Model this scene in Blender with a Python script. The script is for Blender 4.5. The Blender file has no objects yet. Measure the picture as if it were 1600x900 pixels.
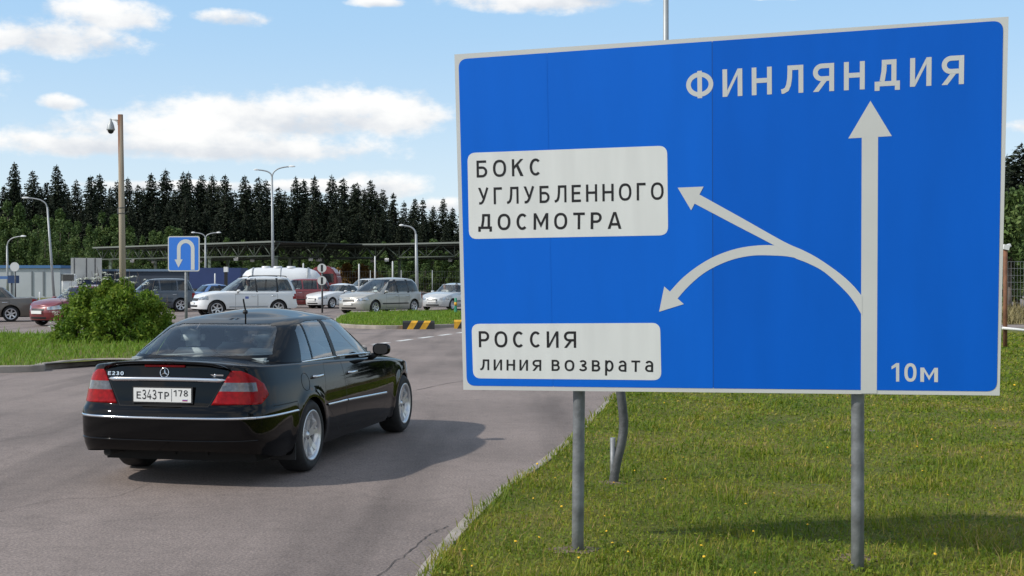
import bpy, bmesh, math, random
import numpy as np
from mathutils import Vector, Matrix
from mathutils.bvhtree import BVHTree

S = bpy.context.scene
COL = S.collection
R = math.radians
random.seed(7)
RNG = np.random.default_rng(11)

# ------------------------------------------------------------------ camera, light, exposure
FPX, HOR, CAMH = 1950.0, 436.0, 1.68          # focal length in pixels of the 1600 px photo, horizon row, eye height
PITCH = math.atan((450 - HOR) / FPX)
cd = bpy.data.cameras.new('camera')
cam = bpy.data.objects.new('camera', cd)
COL.objects.link(cam)
cam.location = (0, 0, CAMH)
cam.rotation_euler = (R(90) - PITCH, 0, 0)
cd.sensor_width = 36.0
cd.lens = FPX / 1600 * 36
cd.clip_start = 0.1
cd.clip_end = 5000
S.camera = cam

TO_SUN = Vector((-1.40, -0.50, 1.20)).normalized()
ELEV = math.asin(TO_SUN.z)
sd = bpy.data.lights.new('sun', 'SUN')
sd.energy = 3.6
sd.angle = R(1.1)
sd.color = (1.0, 0.95, 0.87)
sun = bpy.data.objects.new('sun', sd)
COL.objects.link(sun)
sun.rotation_euler = (-TO_SUN).to_track_quat('-Z', 'Y').to_euler()
sun.location = (-30, -10, 30)

S.view_settings.view_transform = 'Standard'
S.view_settings.look = 'None'
S.view_settings.gamma = 1
S.view_settings.exposure = 0.07
S.view_settings.use_curve_mapping = False
S.cycles.use_denoising = True
S.cycles.max_bounces = 8
S.cycles.transparent_max_bounces = 24

W = bpy.data.worlds.new('World')
S.world = W
W.use_nodes = True


def build_world():
    nt = W.node_tree
    N, L = nt.nodes, nt.links
    N.clear()

    def mth(op, a, b=None, c=None, clamp=False):
        n = N.new('ShaderNodeMath')
        n.operation = op
        n.use_clamp = clamp
        for i, v in enumerate((a, b, c)):
            if v is None:
                continue
            if isinstance(v, (int, float)):
                n.inputs[i].default_value = v
            else:
                L.new(v, n.inputs[i])
        return n.outputs[0]

    def mix(f, a, b):
        n = N.new('ShaderNodeMix')
        n.data_type = 'RGBA'
        for s, v in ((n.inputs[0], f), (n.inputs[6], a), (n.inputs[7], b)):
            if isinstance(v, (int, float)):
                s.default_value = v
            elif isinstance(v, tuple):
                s.default_value = v
            else:
                L.new(v, s)
        return n.outputs[2]

    out = N.new('ShaderNodeOutputWorld')
    bg = N.new('ShaderNodeBackground')
    bg.inputs[1].default_value = 0.12
    L.new(bg.outputs[0], out.inputs[0])
    sky = N.new('ShaderNodeTexSky')
    sky.sky_type = 'NISHITA'
    sky.sun_disc = False
    sky.sun_elevation = ELEV
    sky.sun_rotation = math.atan2(TO_SUN.x, TO_SUN.y)
    sky.air_density = 1.0
    sky.dust_density = 0.6
    sky.ozone_density = 1.6
    tc = N.new('ShaderNodeTexCoord')
    sep = N.new('ShaderNodeSeparateXYZ')
    L.new(tc.outputs['Generated'], sep.inputs[0])
    az = mth('ARCTAN2', sep.outputs[0], sep.outputs[1])
    el = mth('ARCSINE', sep.outputs[2])
    # cloud noise lives in azimuth / elevation
    cv = N.new('ShaderNodeCombineXYZ')
    L.new(az, cv.inputs[0])
    L.new(mth('MULTIPLY', el, 1.7), cv.inputs[1])
    nz = N.new('ShaderNodeTexNoise')
    nz.inputs['Scale'].default_value = 17.0
    nz.inputs['Detail'].default_value = 7.0
    nz.inputs['Roughness'].default_value = 0.56
    L.new(cv.outputs[0], nz.inputs['Vector'])
    nz2 = N.new('ShaderNodeTexNoise')
    nz2.inputs['Scale'].default_value = 52.0
    nz2.inputs['Detail'].default_value = 7.0
    nz2.inputs['Roughness'].default_value = 0.6
    L.new(cv.outputs[0], nz2.inputs['Vector'])
    n1 = mth('SUBTRACT', nz.outputs[0], 0.5)

    def P(x, y):
        return (x - 800) / FPX, (HOR - y) / FPX
    clouds = [(400, 190, 190, 46), (520, 175, 130, 44), (620, 180, 90, 40), (250, 220, 200, 38), (140, 238, 140, 22), (125, 178, 36, 14),
              (400, 236, 230, 26), (185, 48, 105, 29), (115, 84, 140, 32), (370, 44, 64, 15), (10, 92, 60, 22),
              (850, 4, 180, 26), (590, 14, 50, 9), (960, -10, 120, 26), (595, 292, 80, 26), (690, 322, 60, 16), (300, 296, 200, 10), (30, 30, 40, 8), (500, 292, 120, 12),
              (1590, 215, 60, 14), (1300, 180, 200, 40), (1240, 10, 80, 8), (-120, 150, 160, 50), (1800, 120, 200, 50)]
    best = None
    under = None
    for (x, y, sx, sy) in clouds:
        a0, e0 = P(x, y)
        dx = mth('DIVIDE', mth('SUBTRACT', az, a0), sx / FPX)
        dy = mth('DIVIDE', mth('SUBTRACT', el, e0), sy / FPX)
        d2 = mth('ADD', mth('MULTIPLY', dx, dx), mth('MULTIPLY', dy, dy))
        m = mth('SUBTRACT', 1.0, d2)
        best = m if best is None else mth('SMOOTH_MAX', best, m, 0.5)
        u = mth('MULTIPLY', mth('MAXIMUM', m, 0.0), dy)
        under = u if under is None else mth('ADD', under, u)
    dens = mth('ADD', best, mth('MULTIPLY', n1, 2.6))
    dens = mth('ADD', dens, mth('MULTIPLY', mth('SUBTRACT', nz2.outputs[0], 0.5), 1.5))
    mr = N.new('ShaderNodeMapRange')
    mr.interpolation_type = 'SMOOTHSTEP'
    mr.inputs[1].default_value = -0.12
    mr.inputs[2].default_value = 0.85
    L.new(dens, mr.inputs[0])
    # unseen broken clouds added to the wider sky, thickened to brighten car reflections
    nb = N.new('ShaderNodeTexNoise')
    nb.inputs['Scale'].default_value = 2.6
    nb.inputs['Detail'].default_value = 8.0
    nb.inputs['Roughness'].default_value = 0.55
    L.new(tc.outputs['Generated'], nb.inputs['Vector'])
    mb = N.new('ShaderNodeMapRange')
    mb.interpolation_type = 'SMOOTHSTEP'
    mb.inputs[1].default_value = 0.45
    mb.inputs[2].default_value = 0.62
    L.new(nb.outputs[0], mb.inputs[0])
    hi = N.new('ShaderNodeMapRange')
    hi.inputs[1].default_value = 0.24
    hi.inputs[2].default_value = 0.36
    L.new(el, hi.inputs[0])
    beh = N.new('ShaderNodeMapRange')     # behind the photographer: clouds from the horizon up
    beh.inputs[1].default_value = 0.75
    beh.inputs[2].default_value = 1.2
    L.new(mth('ABSOLUTE', az), beh.inputs[0])
    wide = mth('MULTIPLY', mb.outputs[0], mth('MAXIMUM', hi.outputs[0], beh.outputs[0]))
    alpha = mth('MULTIPLY', mth('MAXIMUM', mr.outputs[0], wide), 0.93)
    # sunlit tops, greyer undersides
    sh = mth('ADD', mth('MULTIPLY', under, 0.35), mth('MULTIPLY', n1, 1.1))
    shr = N.new('ShaderNodeMapRange')
    shr.interpolation_type = 'SMOOTHSTEP'
    shr.inputs[1].default_value = -0.30
    shr.inputs[2].default_value = 0.16
    L.new(sh, shr.inputs[0])
    k = 1.0 / 0.12
    lit = mix(shr.outputs[0], (0.68 * k, 0.71 * k, 0.76 * k, 1), (1.0 * k, 0.99 * k, 0.97 * k, 1))
    # summer haze low in the sky turns it pale blue
    hz = N.new('ShaderNodeMapRange')
    hz.interpolation_type = 'SMOOTHSTEP'
    hz.inputs[1].default_value = -0.02
    hz.inputs[2].default_value = 0.24
    L.new(el, hz.inputs[0])
    pale = mix(hz.outputs[0], (0.78 * k, 0.90 * k, 0.97 * k, 1), (0.40 * k, 0.66 * k, 0.95 * k, 1))
    blue = mix(0.80, sky.outputs[0], pale)
    up = N.new('ShaderNodeMapRange')
    up.inputs[1].default_value = 0.25
    up.inputs[2].default_value = 0.7
    L.new(el, up.inputs[0])
    blue = mix(up.outputs[0], blue, mix(0.5, sky.outputs[0], (0.36 * k, 0.52 * k, 0.74 * k, 1)))
    L.new(mix(alpha, blue, lit), bg.inputs[0])


build_world()


# ------------------------------------------------------------------ helpers
def ray(x, y):
    r, u = (x - 800) / FPX, (450 - y) / FPX
    return Vector((r, math.cos(PITCH) + u * math.sin(PITCH), u * math.cos(PITCH) - math.sin(PITCH)))


def at(x, y, depth):
    """world point seen at pixel x, y of the photograph, depth metres ahead"""
    d = ray(x, y)
    return Vector((0, 0, CAMH)) + d * (depth / d.y)


def ground(x, y, z=0.0):
    d = ray(x, y)
    return Vector((0, 0, CAMH)) + d * ((z - CAMH) / d.z)


def tag(o, label=None, cat=None, group=None, kind=None):
    if label:
        o['label'] = label
    if cat:
        o['category'] = cat
    if group:
        o['group'] = group
    if kind:
        o['kind'] = kind
    return o


def empty(name, loc=(0, 0, 0), rz=0, label=None, cat=None, group=None):
    o = bpy.data.objects.new(name, None)
    o.empty_display_size = 0.2
    COL.objects.link(o)
    o.location = loc
    o.rotation_euler = (0, 0, rz)
    return tag(o, label, cat, group)


def link(name, me, mat=None, parent=None):
    if mat is not None:
        for m in (mat if isinstance(mat, (list, tuple)) else [mat]):
            me.materials.append(m)
    o = bpy.data.objects.new(name, me)
    COL.objects.link(o)
    if parent is not None:
        o.parent = parent
    return o


def obj(name, bm, mat=None, parent=None, smooth=False, angle=None):
    me = bpy.data.meshes.new(name)
    bm.to_mesh(me)
    bm.free()
    if smooth:
        me.polygons.foreach_set('use_smooth', [True] * len(me.polygons))
        if angle is not None:
            me.set_sharp_from_angle(angle=R(angle))
    return link(name, me, mat, parent)


def mesh_np(name, V, F, mat=None, parent=None, attr=None, smooth=False):
    V = np.asarray(V, dtype=np.float32)
    F = np.asarray(F, dtype=np.int32)
    me = bpy.data.meshes.new(name)
    me.vertices.add(len(V))
    me.vertices.foreach_set('co', V.ravel())
    k = F.shape[1]
    me.loops.add(F.size)
    me.loops.foreach_set('vertex_index', F.ravel())
    me.polygons.add(len(F))
    me.polygons.foreach_set('loop_start', np.arange(0, F.size, k, dtype=np.int32))
    me.polygons.foreach_set('loop_total', np.full(len(F), k, dtype=np.int32))
    if smooth:
        me.polygons.foreach_set('use_smooth', [True] * len(F))
    if attr is not None:
        a = me.attributes.new('rnd', 'FLOAT', 'POINT')
        a.data.foreach_set('value', np.asarray(attr, dtype=np.float32))
    me.update(calc_edges=True)
    me.validate()
    return link(name, me, mat, parent)


def copy_tree(o, parent=None):
    c = o.copy()
    COL.objects.link(c)
    if parent is not None:
        c.parent = parent
    for ch in list(o.children):
        copy_tree(ch, c)
    return c


def bx(bm, c, s, rot=None, mi=0):
    """box: centre, full size"""
    M = Matrix.Translation(Vector(c))
    if rot is not None:
        M = M @ (rot.to_4x4() if hasattr(rot, 'to_4x4') else rot)
    M = M @ Matrix.Diagonal((s[0], s[1], s[2], 1))
    r = bmesh.ops.create_cube(bm, size=1.0, matrix=M)
    for f in {f for v in r['verts'] for f in v.link_faces}:
        f.material_index = mi
    return r['verts']


def tube(bm, pts, rad, seg=10, cap=True, mi=0):
    pts = [Vector(p) for p in pts]
    n = len(pts)
    rads = rad if isinstance(rad, (list, tuple)) else [rad] * n
    rings = []
    prev = None
    for i, p in enumerate(pts):
        d = (pts[min(i + 1, n - 1)] - pts[max(i - 1, 0)]).normalized()
        if prev is None:
            a = d.cross(Vector((0, 0, 1)))
            if a.length < 1e-3:
                a = d.cross(Vector((1, 0, 0)))
            a.normalize()
        else:
            a = (prev - d * prev.dot(d)).normalized()
        prev = a
        b = d.cross(a)
        rings.append([bm.verts.new(p + (a * math.cos(t) + b * math.sin(t)) * rads[i]) for t in [2 * math.pi * k / seg for k in range(seg)]])
    for i in range(n - 1):
        for k in range(seg):
            f = bm.faces.new((rings[i][k], rings[i][(k + 1) % seg], rings[i + 1][(k + 1) % seg], rings[i + 1][k]))
            f.smooth = True
            f.material_index = mi
    if cap:
        for r_, rev in ((rings[0], True), (rings[-1], False)):
            f = bm.faces.new(list(reversed(r_)) if rev else r_)
            f.material_index = mi


def lathe(bm, prof, seg=32, M=None, mi=0, closed=False):
    """profile of (radius, height) turned round Z, then moved by M"""
    M = M or Matrix()
    rings = [[bm.verts.new(M @ Vector((r * math.cos(2 * math.pi * k / seg), r * math.sin(2 * math.pi * k / seg), h))) for k in range(seg)] for r, h in prof]
    idx = list(range(len(prof)))
    pairs = list(zip(idx, idx[1:])) + ([(idx[-1], 0)] if closed else [])
    for i, j in pairs:
        for k in range(seg):
            f = bm.faces.new((rings[i][k], rings[i][(k + 1) % seg], rings[j][(k + 1) % seg], rings[j][k]))
            f.smooth = True
            f.material_index = mi


def prism(bm, poly, M, h, mi=0):
    """flat polygon (x, y) in M's plane, thickness h along +Z of M"""
    a = [bm.verts.new(M @ Vector((p[0], p[1], 0))) for p in poly]
    b = [bm.verts.new(M @ Vector((p[0], p[1], h))) for p in poly]
    fs = [bm.faces.new(list(reversed(a))), bm.faces.new(b)]
    n = len(poly)
    for i in range(n):
        fs.append(bm.faces.new((a[i], a[(i + 1) % n], b[(i + 1) % n], b[i])))
    for f in fs:
        f.material_index = mi


def pchip(xs, ys):
    """smooth interpolation through points (numpy)"""
    xs, ys = np.array(xs, float), np.array(ys, float)
    h = np.diff(xs)
    d = np.diff(ys) / h
    m = np.zeros_like(xs)
    m[0], m[-1] = d[0], d[-1]
    for i in range(1, len(xs) - 1):
        if d[i - 1] * d[i] > 0:
            w1, w2 = 2 * h[i] + h[i - 1], h[i] + 2 * h[i - 1]
            m[i] = (w1 + w2) / (w1 / d[i - 1] + w2 / d[i])

    def f(x):
        x = np.clip(np.asarray(x, float), xs[0], xs[-1])
        i = np.clip(np.searchsorted(xs, x) - 1, 0, len(xs) - 2)
        t = (x - xs[i]) / h[i]
        return ((2 * t**3 - 3 * t**2 + 1) * ys[i] + (t**3 - 2 * t**2 + t) * h[i] * m[i]
                + (-2 * t**3 + 3 * t**2) * ys[i + 1] + (t**3 - t**2) * h[i] * m[i + 1])
    return f


# ------------------------------------------------------------------ materials
def srgb(r, g, b):
    return tuple(((c / 255) / 12.92 if c / 255 <= 0.04045 else ((c / 255 + 0.055) / 1.055) ** 2.4) for c in (r, g, b)) + (1,)


def mat(name, col, rough=0.6, metal=0.0, coat=0.0, noise=None, bump=None, spec=0.5):
    """principled; noise = (scale, amount) breaks the colour up, bump = (scale, strength)"""
    m = bpy.data.materials.new(name)
    m.use_nodes = True
    nt = m.node_tree
    b = nt.nodes['Principled BSDF']
    c = tuple(col) + (1,) if len(col) == 3 else tuple(col)
    b.inputs['Base Color'].default_value = c
    b.inputs['Roughness'].default_value = rough
    b.inputs['Metallic'].default_value = metal
    b.inputs['Coat Weight'].default_value = coat
    b.inputs['Coat Roughness'].default_value = 0.03
    b.inputs['Coat IOR'].default_value = 1.62
    b.inputs['Specular IOR Level'].default_value = spec
    tc = nt.nodes.new('ShaderNodeTexCoord')
    if noise:
        n = nt.nodes.new('ShaderNodeTexNoise')
        n.inputs['Scale'].default_value = noise[0]
        n.inputs['Detail'].default_value = 6
        if len(noise) > 2:                     # streaked: stretched along Z
            mp = nt.nodes.new('ShaderNodeMapping')
            mp.inputs['Scale'].default_value = noise[2]
            nt.links.new(tc.outputs['Object'], mp.inputs[0])
            nt.links.new(mp.outputs[0], n.inputs['Vector'])
        else:
            nt.links.new(tc.outputs['Object'], n.inputs['Vector'])
        r = nt.nodes.new('ShaderNodeMapRange')
        r.inputs[1].default_value = 0.3
        r.inputs[2].default_value = 0.7
        r.inputs[3].default_value = 1 - noise[1]
        r.inputs[4].default_value = 1 + noise[1]
        nt.links.new(n.outputs[0], r.inputs[0])
        v = nt.nodes.new('ShaderNodeVectorMath')
        v.operation = 'SCALE'
        v.inputs[0].default_value = c[:3]
        nt.links.new(r.outputs[0], v.inputs['Scale'])
        nt.links.new(v.outputs[0], b.inputs['Base Color'])
    if bump:
        n = nt.nodes.new('ShaderNodeTexNoise')
        n.inputs['Scale'].default_value = bump[0]
        n.inputs['Detail'].default_value = 4
        nt.links.new(tc.outputs['Object'], n.inputs['Vector'])
        bp = nt.nodes.new('ShaderNodeBump')
        bp.inputs['Strength'].default_value = bump[1]
        bp.inputs['Distance'].default_value = 0.02
        nt.links.new(n.outputs[0], bp.inputs['Height'])
        nt.links.new(bp.outputs[0], b.inputs['Normal'])
    return m


def leaf_mat(name, stops, rough=0.55, trans=0.25, patch=None):
    """foliage: colour from the per-leaf attribute rnd, some light let through"""
    m = bpy.data.materials.new(name)
    m.use_nodes = True
    nt = m.node_tree
    b = nt.nodes['Principled BSDF']
    b.inputs['Roughness'].default_value = rough
    b.inputs['Specular IOR Level'].default_value = 0.25
    a = nt.nodes.new('ShaderNodeAttribute')
    a.attribute_name = 'rnd'
    cr = nt.nodes.new('ShaderNodeValToRGB')
    els = cr.color_ramp.elements
    while len(els) < len(stops):
        els.new(0.5)
    for e, (p, c) in zip(els, stops):
        e.position = p
        e.color = tuple(c) + (1,)
    fac = a.outputs['Fac']
    if patch:
        tc = nt.nodes.new('ShaderNodeTexCoord')
        n = nt.nodes.new('ShaderNodeTexNoise')
        n.inputs['Scale'].default_value = patch[0]
        n.inputs['Detail'].default_value = 3
        nt.links.new(tc.outputs['Object'], n.inputs['Vector'])
        s = nt.nodes.new('ShaderNodeMath')
        s.operation = 'MULTIPLY_ADD'
        nt.links.new(n.outputs[0], s.inputs[0])
        s.inputs[1].default_value = patch[1]
        s2 = nt.nodes.new('ShaderNodeMath')
        s2.operation = 'SUBTRACT'
        nt.links.new(fac, s2.inputs[0])
        s2.inputs[1].default_value = patch[1] * 0.5
        nt.links.new(s2.outputs[0], s.inputs[2])
        fac = s.outputs[0]
    nt.links.new(fac, cr.inputs[0])
    nt.links.new(cr.outputs[0], b.inputs['Base Color'])
    t = nt.nodes.new('ShaderNodeBsdfTranslucent')
    nt.links.new(cr.outputs[0], t.inputs[0])
    mx = nt.nodes.new('ShaderNodeMixShader')
    mx.inputs[0].default_value = trans
    nt.links.new(b.outputs[0], mx.inputs[1])
    nt.links.new(t.outputs[0], mx.inputs[2])
    nt.links.new(mx.outputs[0], nt.nodes['Material Output'].inputs[0])
    return m


def glass_mat(name, tint, refl=1.0, ior=1.8):
    m = bpy.data.materials.new(name)
    m.use_nodes = True
    nt = m.node_tree
    nt.nodes.remove(nt.nodes['Principled BSDF'])
    tr = nt.nodes.new('ShaderNodeBsdfTransparent')
    tr.inputs[0].default_value = tuple(tint) + (1,)
    gl = nt.nodes.new('ShaderNodeBsdfGlossy')
    gl.inputs['Roughness'].default_value = 0.02
    gl.inputs[0].default_value = (refl, refl, refl, 1)
    fr = nt.nodes.new('ShaderNodeFresnel')
    fr.inputs[0].default_value = ior
    mx = nt.nodes.new('ShaderNodeMixShader')
    nt.links.new(fr.outputs[0], mx.inputs[0])
    nt.links.new(tr.outputs[0], mx.inputs[1])
    nt.links.new(gl.outputs[0], mx.inputs[2])
    nt.links.new(mx.outputs[0], nt.nodes['Material Output'].inputs[0])
    return m


M = {}
M['sign_blue'] = mat('sign_blue', (0.0030, 0.126, 0.62), 0.40, noise=(1.6, 0.045, (3, 3, .5)), spec=0.20)
M['sign_blue_shaded'] = mat('sign_blue_shaded', (0.0022, 0.110, 0.565), 0.40, noise=(1.6, 0.05, (3, 3, .5)), spec=0.18)  # same blue, darkened for the weaker light on the board's right side
M['sign_panel'] = mat('sign_panel_white', (0.69, 0.705, 0.69), 0.45, noise=(2.0, 0.05, (5, 5, .4)))  # inset panels lighter than the letters, putting the board's light falloff into colour
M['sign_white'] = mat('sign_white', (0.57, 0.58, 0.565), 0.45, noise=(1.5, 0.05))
M['sign_black'] = mat('sign_black', (0.012, 0.012, 0.014), 0.45)
M['galv'] = mat('galvanised_steel', (0.20, 0.21, 0.22), 0.55, 0.35, noise=(9, 0.35), bump=(40, 0.15))
M['galv_dark'] = mat('weathered_steel', (0.10, 0.105, 0.11), 0.6, 0.3, noise=(7, 0.4), bump=(30, 0.2))
M['lamp_grey'] = mat('lamp_grey', (0.34, 0.36, 0.37), 0.5, 0.3, noise=(3, 0.12))
M['rusty'] = mat('rusty_pole', (0.17, 0.075, 0.04), 0.8, noise=(3.5, 0.5), bump=(20, 0.3))
M['tyre'] = mat('tyre_rubber', (0.014, 0.014, 0.015), 0.75, noise=(20, 0.3))
M['rim'] = mat('alloy_rim', (0.62, 0.63, 0.65), 0.28, 0.75)
M['chrome'] = mat('chrome', (0.72, 0.74, 0.77), 0.12, 1.0)
M['disc'] = mat('brake_disc', (0.05, 0.05, 0.05), 0.5, 0.6)
M['plastic'] = mat('black_plastic', (0.012, 0.012, 0.013), 0.55)
M['seam'] = mat('panel_gap', (0.003, 0.003, 0.003), 0.8)
M['under'] = mat('underbody', (0.008, 0.008, 0.008), 0.85)
M['paint_black'] = mat('black_car_paint', (0.0012, 0.0013, 0.0018), 0.35, 0.0, 0.80, spec=0.0)
M['paint_black'].node_tree.nodes['Principled BSDF'].inputs['Coat IOR'].default_value = 1.43
M['red_lens'] = mat('red_lens', (0.25, 0.003, 0.005), 0.25, 0.0, 0.12, noise=(25, 0.3), spec=0.15)
M['clear_lens'] = mat('smoked_lens', (0.10, 0.10, 0.11), 0.15, 0.3, 0.8, noise=(30, 0.35))
M['head_lens'] = mat('headlight_lens', (0.36, 0.38, 0.41), 0.12, 0.6, 1.0, noise=(9, 0.6))
M['plate'] = mat('plate_white', (0.72, 0.72, 0.70), 0.45)
M['seat'] = mat('seat_leather', (0.50, 0.55, 0.57), 0.6)
M['interior'] = mat('car_interior', (0.12, 0.125, 0.13), 0.8)
M['glass'] = glass_mat('car_glass', (0.95, 1.0, 0.99), ior=1.85)
M['glass_side'] = glass_mat('side_glass', (0.66, 0.78, 0.80), ior=3.0)
M['glass_dark'] = glass_mat('tinted_glass', (0.36, 0.38, 0.38), ior=1.6)
M['white_metal'] = mat('white_metal', (0.70, 0.71, 0.70), 0.5, noise=(1.0, 0.06))
M['concrete'] = mat('kerb_concrete', (0.30, 0.265, 0.230), 0.9, noise=(2.5, 0.28), bump=(30, 0.5))
M['yellow'] = mat('yellow_paint', (0.62, 0.33, 0.02), 0.6, noise=(8, 0.2))
M['black_paint'] = mat('black_paint', (0.02, 0.02, 0.02), 0.6, noise=(8, 0.2))
M['line'] = mat('road_paint', (0.62, 0.62, 0.60), 0.8, noise=(12, 0.25))
M['bark'] = mat('bark', (0.12, 0.095, 0.078), 0.95, noise=(4, 0.3))
M['skin'] = mat('skin', (0.45, 0.27, 0.20), 0.55)
M['shirt'] = mat('pale_shirt', (0.55, 0.55, 0.56), 0.8)
M['hair'] = mat('dark_hair', (0.02, 0.015, 0.012), 0.7)


def ground_mat(name, kind):
    m = bpy.data.materials.new(name)
    m.use_nodes = True
    nt = m.node_tree
    N, L = nt.nodes, nt.links
    b = N['Principled BSDF']
    b.inputs['Specular IOR Level'].default_value = 0.3
    tc = N.new('ShaderNodeTexCoord')

    def noise(scale, detail=5, rough=0.55, vec=None):
        n = N.new('ShaderNodeTexNoise')
        n.inputs['Scale'].default_value = scale
        n.inputs['Detail'].default_value = detail
        n.inputs['Roughness'].default_value = rough
        L.new(vec or tc.outputs['Object'], n.inputs['Vector'])
        return n.outputs[0]

    def ramp(f, stops):
        c = N.new('ShaderNodeValToRGB')
        while len(c.color_ramp.elements) < len(stops):
            c.color_ramp.elements.new(0.5)
        for e, (p, v) in zip(c.color_ramp.elements, stops):
            e.position = p
            e.color = tuple(v) + (1,)
        L.new(f, c.inputs[0])
        return c.outputs[0]

    def mul(a, c, f=1.0):
        n = N.new('ShaderNodeMix')
        n.data_type = 'RGBA'
        n.blend_type = 'MULTIPLY'
        n.inputs[0].default_value = f
        L.new(a, n.inputs[6])
        L.new(c, n.inputs[7])
        return n.outputs[2]

    if kind == 'asphalt':
        b.inputs['Roughness'].default_value = 0.82
        base = ramp(noise(0.35, 6, 0.6), [(0.3, (0.170, 0.140, 0.127)), (0.55, (0.230, 0.189, 0.171)), (0.75, (0.270, 0.221, 0.200))])
        # worn bands along the lane
        mp = N.new('ShaderNodeMapping')
        mp.inputs['Scale'].default_value = (1.3, 0.12, 1)
        mp.inputs['Rotation'].default_value = (0, 0, R(58))
        L.new(tc.outputs['Object'], mp.inputs['Vector'])
        band = ramp(noise(0.9, 4, 0.5, mp.outputs[0]), [(0.33, (0.66, 0.66, 0.66)), (0.50, (1, 1, 1)), (0.72, (1.08, 1.08, 1.08))])
        speck = ramp(noise(55, 3, 0.75), [(0.30, (0.50, 0.50, 0.51)), (0.5, (0.98, 0.98, 0.98)), (0.70, (1.5, 1.48, 1.44))])
        mid = ramp(noise(7, 6, 0.75), [(0.28, (0.80, 0.80, 0.80)), (0.5, (1, 1, 1)), (0.75, (1.10, 1.10, 1.10))])
        vor = N.new('ShaderNodeTexVoronoi')
        vor.feature = 'DISTANCE_TO_EDGE'
        vor.inputs['Scale'].default_value = 0.16
        wob = N.new('ShaderNodeVectorMath')
        wob.operation = 'MULTIPLY_ADD'
        nn = N.new('ShaderNodeTexNoise')
        nn.inputs['Scale'].default_value = 0.9
        nn.inputs['Detail'].default_value = 6
        L.new(tc.outputs['Object'], nn.inputs['Vector'])
        L.new(nn.outputs[1], wob.inputs[0])
        wob.inputs[1].default_value = (2.2, 2.2, 0)
        L.new(tc.outputs['Object'], wob.inputs[2])
        L.new(wob.outputs[0], vor.inputs['Vector'])
        cr = ramp(vor.outputs['Distance'], [(0.0, (0.42, 0.42, 0.42)), (0.0035, (1, 1, 1)), (1, (1, 1, 1))])
        c = mul(mul(mul(mul(base, band), speck), mid), cr, 0.25)
        L.new(c, b.inputs['Base Color'])
        bp = N.new('ShaderNodeBump')
        bp.inputs['Strength'].default_value = 0.55
        bp.inputs['Distance'].default_value = 0.01
        L.new(noise(90, 3, 0.7), bp.inputs['Height'])
        L.new(bp.outputs[0], b.inputs['Normal'])
    else:
        b.inputs['Roughness'].default_value = 0.95
        base = ramp(noise(0.45, 6, 0.6), [(0.3, (0.095, 0.110, 0.014)), (0.5, (0.130, 0.140, 0.020)), (0.68, (0.20, 0.165, 0.050))])
        sp = ramp(noise(22, 5, 0.7), [(0.3, (0.45, 0.45, 0.42)), (0.55, (1, 1, 1)), (0.75, (1.4, 1.35, 1.1))])
        L.new(mul(base, sp), b.inputs['Base Color'])
        bp = N.new('ShaderNodeBump')
        bp.inputs['Strength'].default_value = 0.8
        bp.inputs['Distance'].default_value = 0.05
        L.new(noise(14, 5, 0.7), bp.inputs['Height'])
        L.new(bp.outputs[0], b.inputs['Normal'])
    return m


M['asphalt'] = ground_mat('asphalt', 'asphalt')
M['turf'] = ground_mat('turf', 'turf')
M['grass'] = leaf_mat('grass_blades', [(0.0, (0.085, 0.150, 0.011)), (0.30, (0.160, 0.228, 0.016)), (0.60, (0.250, 0.272, 0.025)), (0.82, (0.35, 0.29, 0.055)), (1.0, (0.43, 0.31, 0.12))], trans=0.4, patch=(0.9, 1.3))
M['grass_bright'] = leaf_mat('island_grass', [(0.0, (0.10, 0.19, 0.016)), (0.5, (0.17, 0.29, 0.026)), (1.0, (0.28, 0.35, 0.055))], trans=0.42, patch=(0.8, 0.5))
M['bush'] = leaf_mat('bush_leaves', [(0.0, (0.055, 0.120, 0.013)), (0.5, (0.150, 0.245, 0.025)), (1.0, (0.30, 0.36, 0.055))], trans=0.42)
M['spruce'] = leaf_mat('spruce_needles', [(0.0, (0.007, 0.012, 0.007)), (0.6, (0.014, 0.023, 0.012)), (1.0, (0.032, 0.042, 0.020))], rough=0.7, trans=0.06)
M['broadleaf'] = leaf_mat('young_leaves', [(0.0, (0.050, 0.088, 0.026)), (0.5, (0.085, 0.138, 0.036)), (1.0, (0.140, 0.185, 0.050))], rough=0.65, trans=0.15)
M['orange_leaf'] = leaf_mat('dry_shrub', [(0.0, (0.16, 0.09, 0.025)), (0.5, (0.30, 0.17, 0.045)), (1.0, (0.34, 0.25, 0.06))], trans=0.15)
M['yellow_petal'] = mat('yellow_petal', (0.75, 0.45, 0.01), 0.6)
M['white_petal'] = mat('white_petal', (0.72, 0.74, 0.66), 0.6)


# ------------------------------------------------------------------ lettering drawn from strokes
def arc(cx, cy, rx, ry, a0, a1, n=18):
    return [(cx + rx * math.cos(R(a0 + (a1 - a0) * i / n)), cy + ry * math.sin(R(a0 + (a1 - a0) * i / n))) for i in range(n + 1)]


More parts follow.
